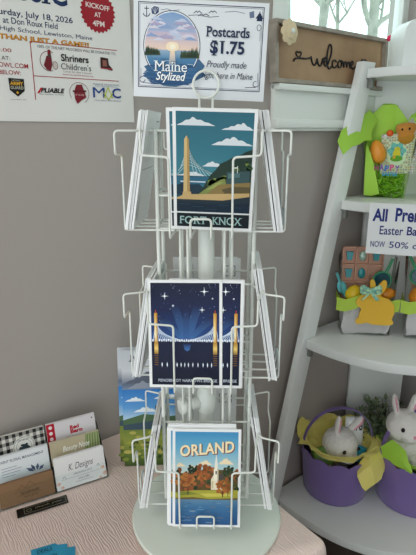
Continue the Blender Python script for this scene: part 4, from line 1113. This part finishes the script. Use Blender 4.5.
pouch('blue_packet', 'small blue packet at the right of the leaning bunny', 'packet', (B1[0]+.038, B1[1]-.048, B1[2]+.122), (R(-24), R(20), R(-6)), .046, .05, .016, mat('blue_foil', '#2f9cc0', .3))
pouch('red_packet', 'slim red packet beside the upright bunny', 'packet', (B2[0]-.058, B2[1]-.058, B2[2]+.115), (R(-10), R(-24), R(0)), .022, .075, .012, mat('red_foil', '#c8272c', .3))
egg('shiny orange egg in front of the upright bunny', mat('orange_plastic', '#ee9a34', .25), (B2[0]-.014, B2[1]-.078, B2[2]+.118), .023, .058, (R(60), R(40), 0))
egg('clear sparkling egg below the orange one in the right basket', mat('sparkle_plastic', '#cdb89a', .2, noise_col=('#f3eee6', 220, 2)), (B2[0]+.012, B2[1]-.09, B2[2]+.108), .022, .05, (R(40), R(60), 0))

# bushy potted plant between the baskets and the back board
px, py, _ = W(.845, .165)
pt = thing('potted_plant', 'dark green bushy potted plant behind the two purple baskets', 'plant', (px, py, .3383))
bm = bmesh.new(); lathe(bm, [(0, 0), (.036, 0), (.046, .075), (.049, .078), (.049, .088), (.045, .088), (.043, .078), (0, .076)], 28); obj('pot', bm, mat('grey_pot', '#6c6a66', .8), pt)
bm = bmesh.new(); bs = bmesh.new(); rnd = random.Random(12)
for k in range(95):
    a = rnd.uniform(0, 2*PI); sp = rnd.uniform(.1, .85); L = rnd.uniform(.09, .165); p = V(math.cos(a)*.02*rnd.random(), math.sin(a)*.02*rnd.random(), .07)
    d_ = V(math.cos(a)*sp, math.sin(a)*sp, 1).normalized(); pts = [p]
    for q in range(6): d_ = (d_ + V(rnd.uniform(-.12, .12), rnd.uniform(-.12, .12), .02)).normalized(); pts.append(pts[-1] + d_*L/6)
    tube(bs, pts, .0009, 4)
    for q in range(1, 7):
        for s_ in range(5):
            b = rnd.uniform(0, 2*PI); o = V(math.cos(b), math.sin(b), rnd.uniform(.1, .9)).normalized(); l = rnd.uniform(.014, .030)
            side = o.cross(d_).normalized()*l*.22; e = pts[q]
            v4 = [bm.verts.new(x) for x in (e, e + o*l*.5 + side, e + o*l, e + o*l*.5 - side)]; bm.faces.new(v4)
obj('stems', bs, mat('brown_stem', '#5a5038', .8), pt)['kind'] = 'stuff'
obj('foliage', bm, mat('dark_foliage', '#56684a', .7, noise_col=('#8b9a78', 60, 2)), pt, False)['kind'] = 'stuff'

# handwritten price card hanging from the second shelf
sg = thing('sale_card', 'white card with blue handwritten Easter sale text on the second shelf edge', 'sign', (.400, 1.210, 1.0804), (0, 0, R(-17)))
bm = bmesh.new(); box(bm, (.0965, .0004, .0637), (.193, .0006, .1274)); obj('card_sheet', bm, mat('white_card', '#eceef0', .6), sg, False)
A = Art(89, 58.6, .193, .1274, 0, -.0006, 0); BL = '#22307c'
A.text('All', 4.2, 6, 20, 20.5, BL, bold=.035); A.text('Premade', 28.5, 4.5, 80, 20, BL, bold=.03)
A.text('Easter', 13.2, 25.5, 38.5, 35.5, BL, bold=.012); A.text('Baskets', 42.5, 25, 76, 35, BL, bold=.02)
A.text('NOW', 4.5, 43.5, 20.5, 50.5, BL, bold=.006); A.text('50% off', 25, 43, 64, 50.5, BL, bold=.006)
A.build('handwriting', sg)

bm = bmesh.new(); box(bm, (.095, .016, .112), (.05, .030, .0012)); box(bm, (.095, .0016, .100), (.05, .0014, .024)); obj('clear_clip', bm, m_acr, sg, False)
m_cello = clear_mat('cellophane', '#fbfdfb', .12, .06)
def loc(o, F, p, rot=0):
    """puts thing o at local point p of frame F = (x, y, z, angle)"""
    q = Matrix.Rotation(F[3], 3, 'Z') @ V(*p); o.location = (F[0]+q.x, F[1]+q.y, F[2]+q.z); return o
def cello(t, w0, w1, d0, h, flare=.012, seed=0, m=None):
    """clear bag: box foot, open ruffled top"""
    bm = bmesh.new(); n = 9; rings = []
    for z, ww, dd, j in ((0, w0, d0, 0), (h*.33, w0+(w1-w0)*.33, d0, .001), (h*.66, w0+(w1-w0)*.66, d0*.9, .002), (h, w1, d0*.75, .005)):
        r = random.Random(seed); ring = []
        per = [(-ww/2+ww*k/n, -dd/2) for k in range(n)] + [(ww/2, -dd/2+dd*k/n) for k in range(n)] + [(ww/2-ww*k/n, dd/2) for k in range(n)] + [(-ww/2, dd/2-dd*k/n) for k in range(n)]
        for x, y in per: ring.append(bm.verts.new((x + r.uniform(-1, 1)*j, y + r.uniform(-1, 1)*j, z + (r.uniform(-1, 1)*.012 if z == h else 0))))
        rings.append(ring)
    for a, b in zip(rings, rings[1:]):
        for k in range(len(a)): bm.faces.new((a[k], a[(k+1) % len(a)], b[(k+1) % len(a)], b[k]))
    bm.faces.new(rings[0][::-1])
    return obj('clear_wrap', bm, m or m_cello, t, True, 0, 30)

# lime gift bag on the second shelf
FA = (.491, 1.336 + .033, 1.204, R(-22))
ga = thing('lime_gift_bag', 'clear gift bag with lime tissue and a HAPPY EASTER print on the second shelf', 'gift bag', FA[:3], (0, 0, FA[3]))
cello(ga, .102, .128, .062, .155, seed=3, m=clear_mat('lime_cellophane', '#f1fae0', .1, .06))
bm = bmesh.new(); rnd = random.Random(21)
for k in range(260):
    p = V(rnd.uniform(-.043, .043), rnd.uniform(-.025, .025), rnd.uniform(.004, .05)); pts = [p]; d_ = V(rnd.uniform(-1, 1), rnd.uniform(-1, 1), rnd.uniform(-.4, .6)).normalized()
    for q in range(3):
        d_ = (d_ + V(rnd.uniform(-.8, .8), rnd.uniform(-.8, .8), rnd.uniform(-.6, .6))).normalized(); e = pts[-1] + d_*.009
        e = V(max(-.047, min(.047, e.x)), max(-.028, min(.028, e.y)), max(.002, min(.062, e.z))); pts.append(e)
    pts = [p_ for i_, p_ in enumerate(pts) if i_ == 0 or (p_-pts[i_-1]).length > .001]
    if len(pts) > 1: tube(bm, pts, .0014, 4)
sg_ = obj('shredded_grass', bm, mat('lime_shred', '#8fc43c', .7), ga, False); sg_['kind'] = 'stuff'
sheet('tissue_sheet', [[(-.052, .020, .03), (-.02, .024, .03), (.01, .025, .03), (.04, .024, .03)], [(-.062, .020, .14), (-.022, .014, .15), (.012, .026, .15), (.052, .022, .14)], [(-.070, .024, .205), (-.032, .008, .240), (.004, .028, .238), (.040, .022, .195)], [(-.066, .034, .210), (-.030, .034, .246), (.006, .036, .242), (.038, .032, .2)]], m_gtis, ga, .0005, .004, 4)
sheet('tissue_flap', [[(-.040, .01, .20), (-.046, -.02, .175), (-.048, -.03, .150)], [(-.060, -.02, .222), (-.070, -.05, .185), (-.062, -.06, .146)], [(-.090, -.075, .204), (-.096, -.105, .170), (-.082, -.11, .134)], [(-.114, -.12, .176), (-.122, -.142, .146), (-.104, -.142, .116)]], m_gtis, ga, .0005, .003, 6)
sheet('tissue_tuck', [[(-.053, -.036, .004), (-.03, -.037, .004), (-.012, -.037, .012)], [(-.056, -.038, .07), (-.036, -.039, .065), (-.024, -.038, .05)], [(-.058, -.036, .14), (-.046, -.038, .12), (-.036, -.037, .095)]], m_gtis, ga, .0005, .001, 7)
A = Art(100, 100, .1, .1, .03, -.0405)
for ch, x, y, c in (('H', 18, 44, '#a03a6c'), ('A', 31, 42, '#7a52b0'), ('P', 44, 45, '#3f74c8'), ('P', 57, 42, '#d94a8c'), ('Y', 70, 44, '#8a5ac0')): A.text(ch, x, y, x+11, y+15, c, bold=.04)
A.text('EASTER', 40, 62, 78, 72, '#3a9cc4', bold=.03); A.build('printed_words', ga)
pc_ = thing('spotted_card', 'white spotted card with a blue round chick picture standing in the lime gift bag', 'card'); loc(pc_, FA, (.026, -.006, .062)); pc_.rotation_euler = (R(-4), R(-3), FA[3])
bm = bmesh.new(); box(bm, (0, 0, .052), (.088, .0016, .104)); obj('card_stock', bm, m_card, pc_, False)
A = Art(88, 104, .088, .104, 0, -.001); A.rect(0, 0, 88, 104, '#d8d2dc'); r = random.Random(8)
for i in range(14):
    for j in range(16):
        A.ell(3+i*6.3, 3+j*6.5, 2, 2, r.choice(['#8a93b0', '#b08a94', '#9aa87a', '#f2f0f4', '#c8a878']), 8, i == 0 and j == 0)
A.ell(40, 52, 25, 33, '#e6eef6', 32); A.ell(40, 46, 19, 20, '#5ab0e0', 28)
for k in range(6): A.ell(40+17*math.cos(k*PI/3), 44+17*math.sin(k*PI/3), 7, 7, '#7cc6ec', 14, k == 0)
A.ell(40, 52, 10, 12, '#f2d84a', 20); A.ell(41, 40, 7.5, 7, '#f2d84a', 18); A.ell(43, 39, 1.2, 1.4, '#2a2a2a', 8); A.poly([(47, 40), (52, 42), (47, 44)], '#e08a2c'); A.ell(40, 64, 16, 8, '#6aa83c', 20); A.ell(34, 60, 4, 5, '#e8b23c', 12)
A.build('printed_face', pc_)
e = egg('tall glossy orange egg at the left inside the lime gift bag', MATS['orange_plastic'], (0, 0, 0), .021, .064, (R(6), R(-16), FA[3])); loc(e, FA, (-.020, -.012, .088))
tk = thing('orange_toy', 'orange fuzzy carrot toy with dark eyes above the spotted card', 'toy'); loc(tk, FA, (.040, .006, .140)); tk.rotation_euler = (0, R(-6), FA[3])
fused('body', [((0, 0, .018), (.024, .016, .022)), ((0, 0, .038), (.026, .017, .018)), ((.016, 0, .045), (.010, .010, .008)), ((-.016, 0, .045), (.010, .010, .008))], .003, mat('orange_felt', '#d08a3c', .9, sheen=.3), tk, 4)
for s_ in (-1, 1):
    bm = bmesh.new(); ellipsoid(bm, (s_*.009, -.0155, .038), (.0028, .002, .0034)); obj('eye', bm, m_eye, tk)
t = thing('orange_pompom', 'small bright orange ball beside the fuzzy carrot toy', 'ball'); loc(t, FA, (-.003, .002, .167)); bm = bmesh.new(); ellipsoid(bm, (0, 0, 0), (.009, .009, .009)); obj('ball', bm, mat('vivid_orange', '#f0642a', .6), t)
# second lime bag, at the frame's edge
FB = (.604, 1.285, 1.204, R(-35))
gb = thing('lime_gift_bag', 'lime gift bag with lime tissue at the right end of the second shelf', 'gift bag', FB[:3], (0, 0, FB[3]))
cello(gb, .095, .12, .06, .15, seed=5, m=MATS['lime_cellophane'])
sheet('tissue_sheet', [[(-.03, .0, .03), (-.01, .01, .03), (.02, .01, .03), (.035, 0, .03)], [(-.05, -.01, .15), (-.015, .01, .16), (.02, .012, .15), (.05, 0, .15)], [(-.085, -.012, .215), (-.03, .0, .245), (.02, .012, .24), (.07, 0, .21)], [(-.10, -.024, .192), (-.04, -.01, .25), (.02, .02, .25), (.09, -.01, .19)]], m_gtis, gb, .0005, .004, 14)

# grey tissue gift bags with foam bunnies on the third shelf
m_grey = mat('grey_white_tissue', '#cdc8cc', .7); m_band = mat('lime_ribbon', '#b4d24c', .6)
def foam_outline():
    """rabbit facing left: ears at the upper right of the head, round back, feet"""
    return fillet([(-.040, .022), (-.050, .012), (-.046, .002), (-.030, .003), (-.020, .008), (-.004, .002), (.030, .001), (.050, .003), (.052, .012), (.046, .018), (.052, .036), (.050, .058), (.036, .074), (.018, .080), (.010, .084),
        (.020, .096), (.026, .112), (.024, .126), (.016, .128), (.006, .116), (-.002, .104), (-.004, .118), (-.010, .130), (-.018, .126), (-.018, .108), (-.016, .094), (-.030, .088), (-.044, .080), (-.052, .066), (-.046, .052), (-.034, .046), (-.040, .036)], .006, 3, True)
def grey_bag(label, F, seed, bun=True):
    t = thing('clear_gift_bag', label, 'gift bag', F[:3], (0, 0, F[3]))
    cello(t, .130, .150, .080, .215, seed=seed)
    rows = []
    for z, s_ in ((.003, .94), (.03, .97), (.06, .96), (.085, .9)):
        ww, dd = .128*s_, .072*s_; n = 6
        per = [(-ww/2+ww*k/n, -dd/2) for k in range(n)] + [(ww/2, -dd/2+dd*k/n) for k in range(n)] + [(ww/2-ww*k/n, dd/2) for k in range(n)] + [(-ww/2, dd/2-dd*k/n) for k in range(n)]
        per.append(per[0]); rows.append([(x, y, z) for x, y in per])
    rows.append([(x*.3, y*.3, .088) for x, y, _ in rows[-1]])
    sheet('tissue_filling', rows, m_grey, t, .0006, .0032, seed)
    sh = lambda x, u: .095 + .012*math.cos(x*48) + u
    for side, y in ((-1, -.046),):
        rr = [[(x, y - .004*math.cos(x*40), sh(x, u)) for x in [-.084 + .168*k/8 for k in range(9)]] for u in (-.014, .004, .022)]
        sheet('lime_band', rr, m_band, t, .0008, .0008, seed)
    rr = [[(s_*.076, yy, .098 + u) for yy in (-.044, -.01, .03)] for s_ in (-1,) for u in (-.012, .012)]
    sheet('band_side', rr, m_band, t, .0008, .0006, seed+1)
    return t
FG = (.440, 1.259 + .038, .8327, R(-6))
grey_bag('clear gift bag with grey tissue and a yellow foam bunny, left on the third shelf', FG, 3)
FH = (.612, 1.232 + .028, .8327, R(-16))
grey_bag('clear gift bag with grey tissue, right on the third shelf behind the frame edge', FH, 5)
fb = thing('foam_bunny', 'yellow foam bunny cut-out tied to the front of the left clear bag', 'decoration'); loc(fb, FG, (.016, -.0565, .038)); fb.rotation_euler = (R(-3), 0, FG[3])
bm = bmesh.new(); prism(bm, [(p.x, p.y) for p in [V(q[0], q[1], 0) for q in foam_outline()]], -.0025, .0025, 'y'); obj('foam_sheet', bm, mat('yellow_foam', '#e8b840', .85), fb, False, .0008)
bw = thing('plaid_bow', 'small pastel plaid ribbon bow above the yellow foam bunny', 'bow'); loc(bw, FG, (-.002, -.066, .138)); bw.rotation_euler = (0, 0, FG[3])
m_bow = mat('pastel_plaid_ribbon', '#bfe0b4', .6, noise_col=('#5ea8a0', 130, 1))
for s_ in (-1, 1):
    bm = bmesh.new(); strip(bm, fillet([(0, 0, 0), (s_*.022, -.004, .014), (s_*.030, -.002, .004), (s_*.020, .003, -.006), (0, .001, 0)], .006, 4), lambda i: (0, .35, 1), .012, .0008); obj('loop', bm, m_bow, bw, True)
    bm = bmesh.new(); strip(bm, fillet([(0, -.001, 0), (s_*.010, -.004, -.012), (s_*.020, -.003, -.024)], .005, 3), lambda i: (1, 0, .4), .010, .0008); obj('tail', bm, m_bow, bw, True)
bm = bmesh.new(); ellipsoid(bm, (0, -.002, 0), (.006, .005, .006)); obj('knot', bm, m_bow, bw)
bx = thing('pink_tray', 'pink card tray of moulded treats standing at the back of the left clear bag', 'tray'); loc(bx, FG, (-.012, .014, .088)); bx.rotation_euler = (R(-4), 0, FG[3])
m_pt = mat('pink_brown_card', '#c99a86', .7); bm = bmesh.new()
box(bm, (0, .004, .075), (.112, .002, .150))
for x in (-.054, -.018, .018, .054): box(bm, (x, -.002, .075), (.004, .012, .150))
for z in (.002, .050, .100, .148): box(bm, (0, -.002, z), (.112, .012, .004))
obj('tray', bm, m_pt, bx, False)
m_teal = mat('teal_plastic', '#2f8f98', .25); m_dteal = mat('dark_teal_plastic', '#1c4e5c', .2)
for k, (x, z, mm, nm_, shp) in enumerate(((-.036, .124, m_teal, 'teal_cup', 0), (0, .124, mat('silver_sparkle', '#c9d2c8', .2, .3, noise_col=('#7aa89a', 160, 2)), 'sparkle_egg', 1), (-.036, .075, m_teal, 'teal_whistle', 0), (0, .075, m_teal, 'teal_figure', 1), (.036, .124, m_teal, 'teal_block', 0))):
    bm = bmesh.new()
    if shp: ellipsoid(bm, (x, -.002, z), (.010, .005, .015))
    else: prism(bm, [(x-.006, z-.012), (x+.006, z-.012), (x+.010, z+.012), (x-.010, z+.012)], -.006, .002, 'y')
    obj('treat', bm, mm, bx)
e = egg('yellow plastic egg at the left in the left clear bag', mat('yellow_plastic', '#f0c828', .25), (0, 0, 0), .021, .05, (R(10), R(20), FG[3])); loc(e, FG, (-.045, -.014, .092))
e = egg('orange plastic egg at the right in the left clear bag', mat('deep_orange_plastic', '#e08a24', .25), (0, 0, 0), .019, .046, (R(10), R(70), FG[3])); loc(e, FG, (.030, -.012, .108))
pd = thing('toy_paddle', 'dark teal round paddle with a green handle in the left clear bag', 'toy'); loc(pd, FG, (.040, -.004, .150)); pd.rotation_euler = (R(-6), R(22), FG[3])
bm = bmesh.new(); lathe(bm, [(0, -.003), (.021, -.003), (.024, 0), (.021, .003), (0, .003)], 28, M=Matrix.Rotation(R(90), 4, 'X')); obj('disc', bm, m_dteal, pd)
bm = bmesh.new(); tube(bm, [(.024*math.cos(a), 0, .024*math.sin(a)) for a in [2*PI*k/28 for k in range(28)]], .0028, 8, closed=True); obj('rim', bm, mat('green_plastic', '#3f9a6a', .3), pd)
bm = bmesh.new(); tube(bm, [(0, 0, .024), (0, 0, .040), (0, .001, .066)], .004, 10); obj('handle', bm, MATS['green_plastic'], pd)
sp = thing('teal_spoon', 'pale teal plastic shovel leaning out at the left of the left clear bag', 'toy'); loc(sp, FG, (-.056, -.008, .100)); sp.rotation_euler = (0, R(-22), FG[3])
bm = bmesh.new(); tube(bm, [(0, 0, 0), (0, 0, .075)], .0035, 8); obj('shaft', bm, mat('pale_teal_plastic', '#5fb4bc', .3), sp); bm = bmesh.new(); ellipsoid(bm, (0, 0, .03), (.013, .005, .02)); obj('scoop', bm, MATS['pale_teal_plastic'], sp)
# contents of the right clear bag
e = egg('orange sparkly egg at the left in the right clear bag', MATS['deep_orange_plastic'], (0, 0, 0), .022, .052, (R(8), R(12), FH[3])); loc(e, FH, (-.046, -.012, .092))
pd2 = dup(pd, label='blue round paddle with a green handle in the right clear bag'); loc(pd2, FH, (-.040, -.002, .168)); pd2.rotation_euler = (R(-6), R(-30), FH[3])
bx2 = dup(bx, label='pink card tray of moulded treats at the back of the right clear bag'); loc(bx2, FH, (0, .014, .088)); bx2.rotation_euler = (R(-4), 0, FH[3])
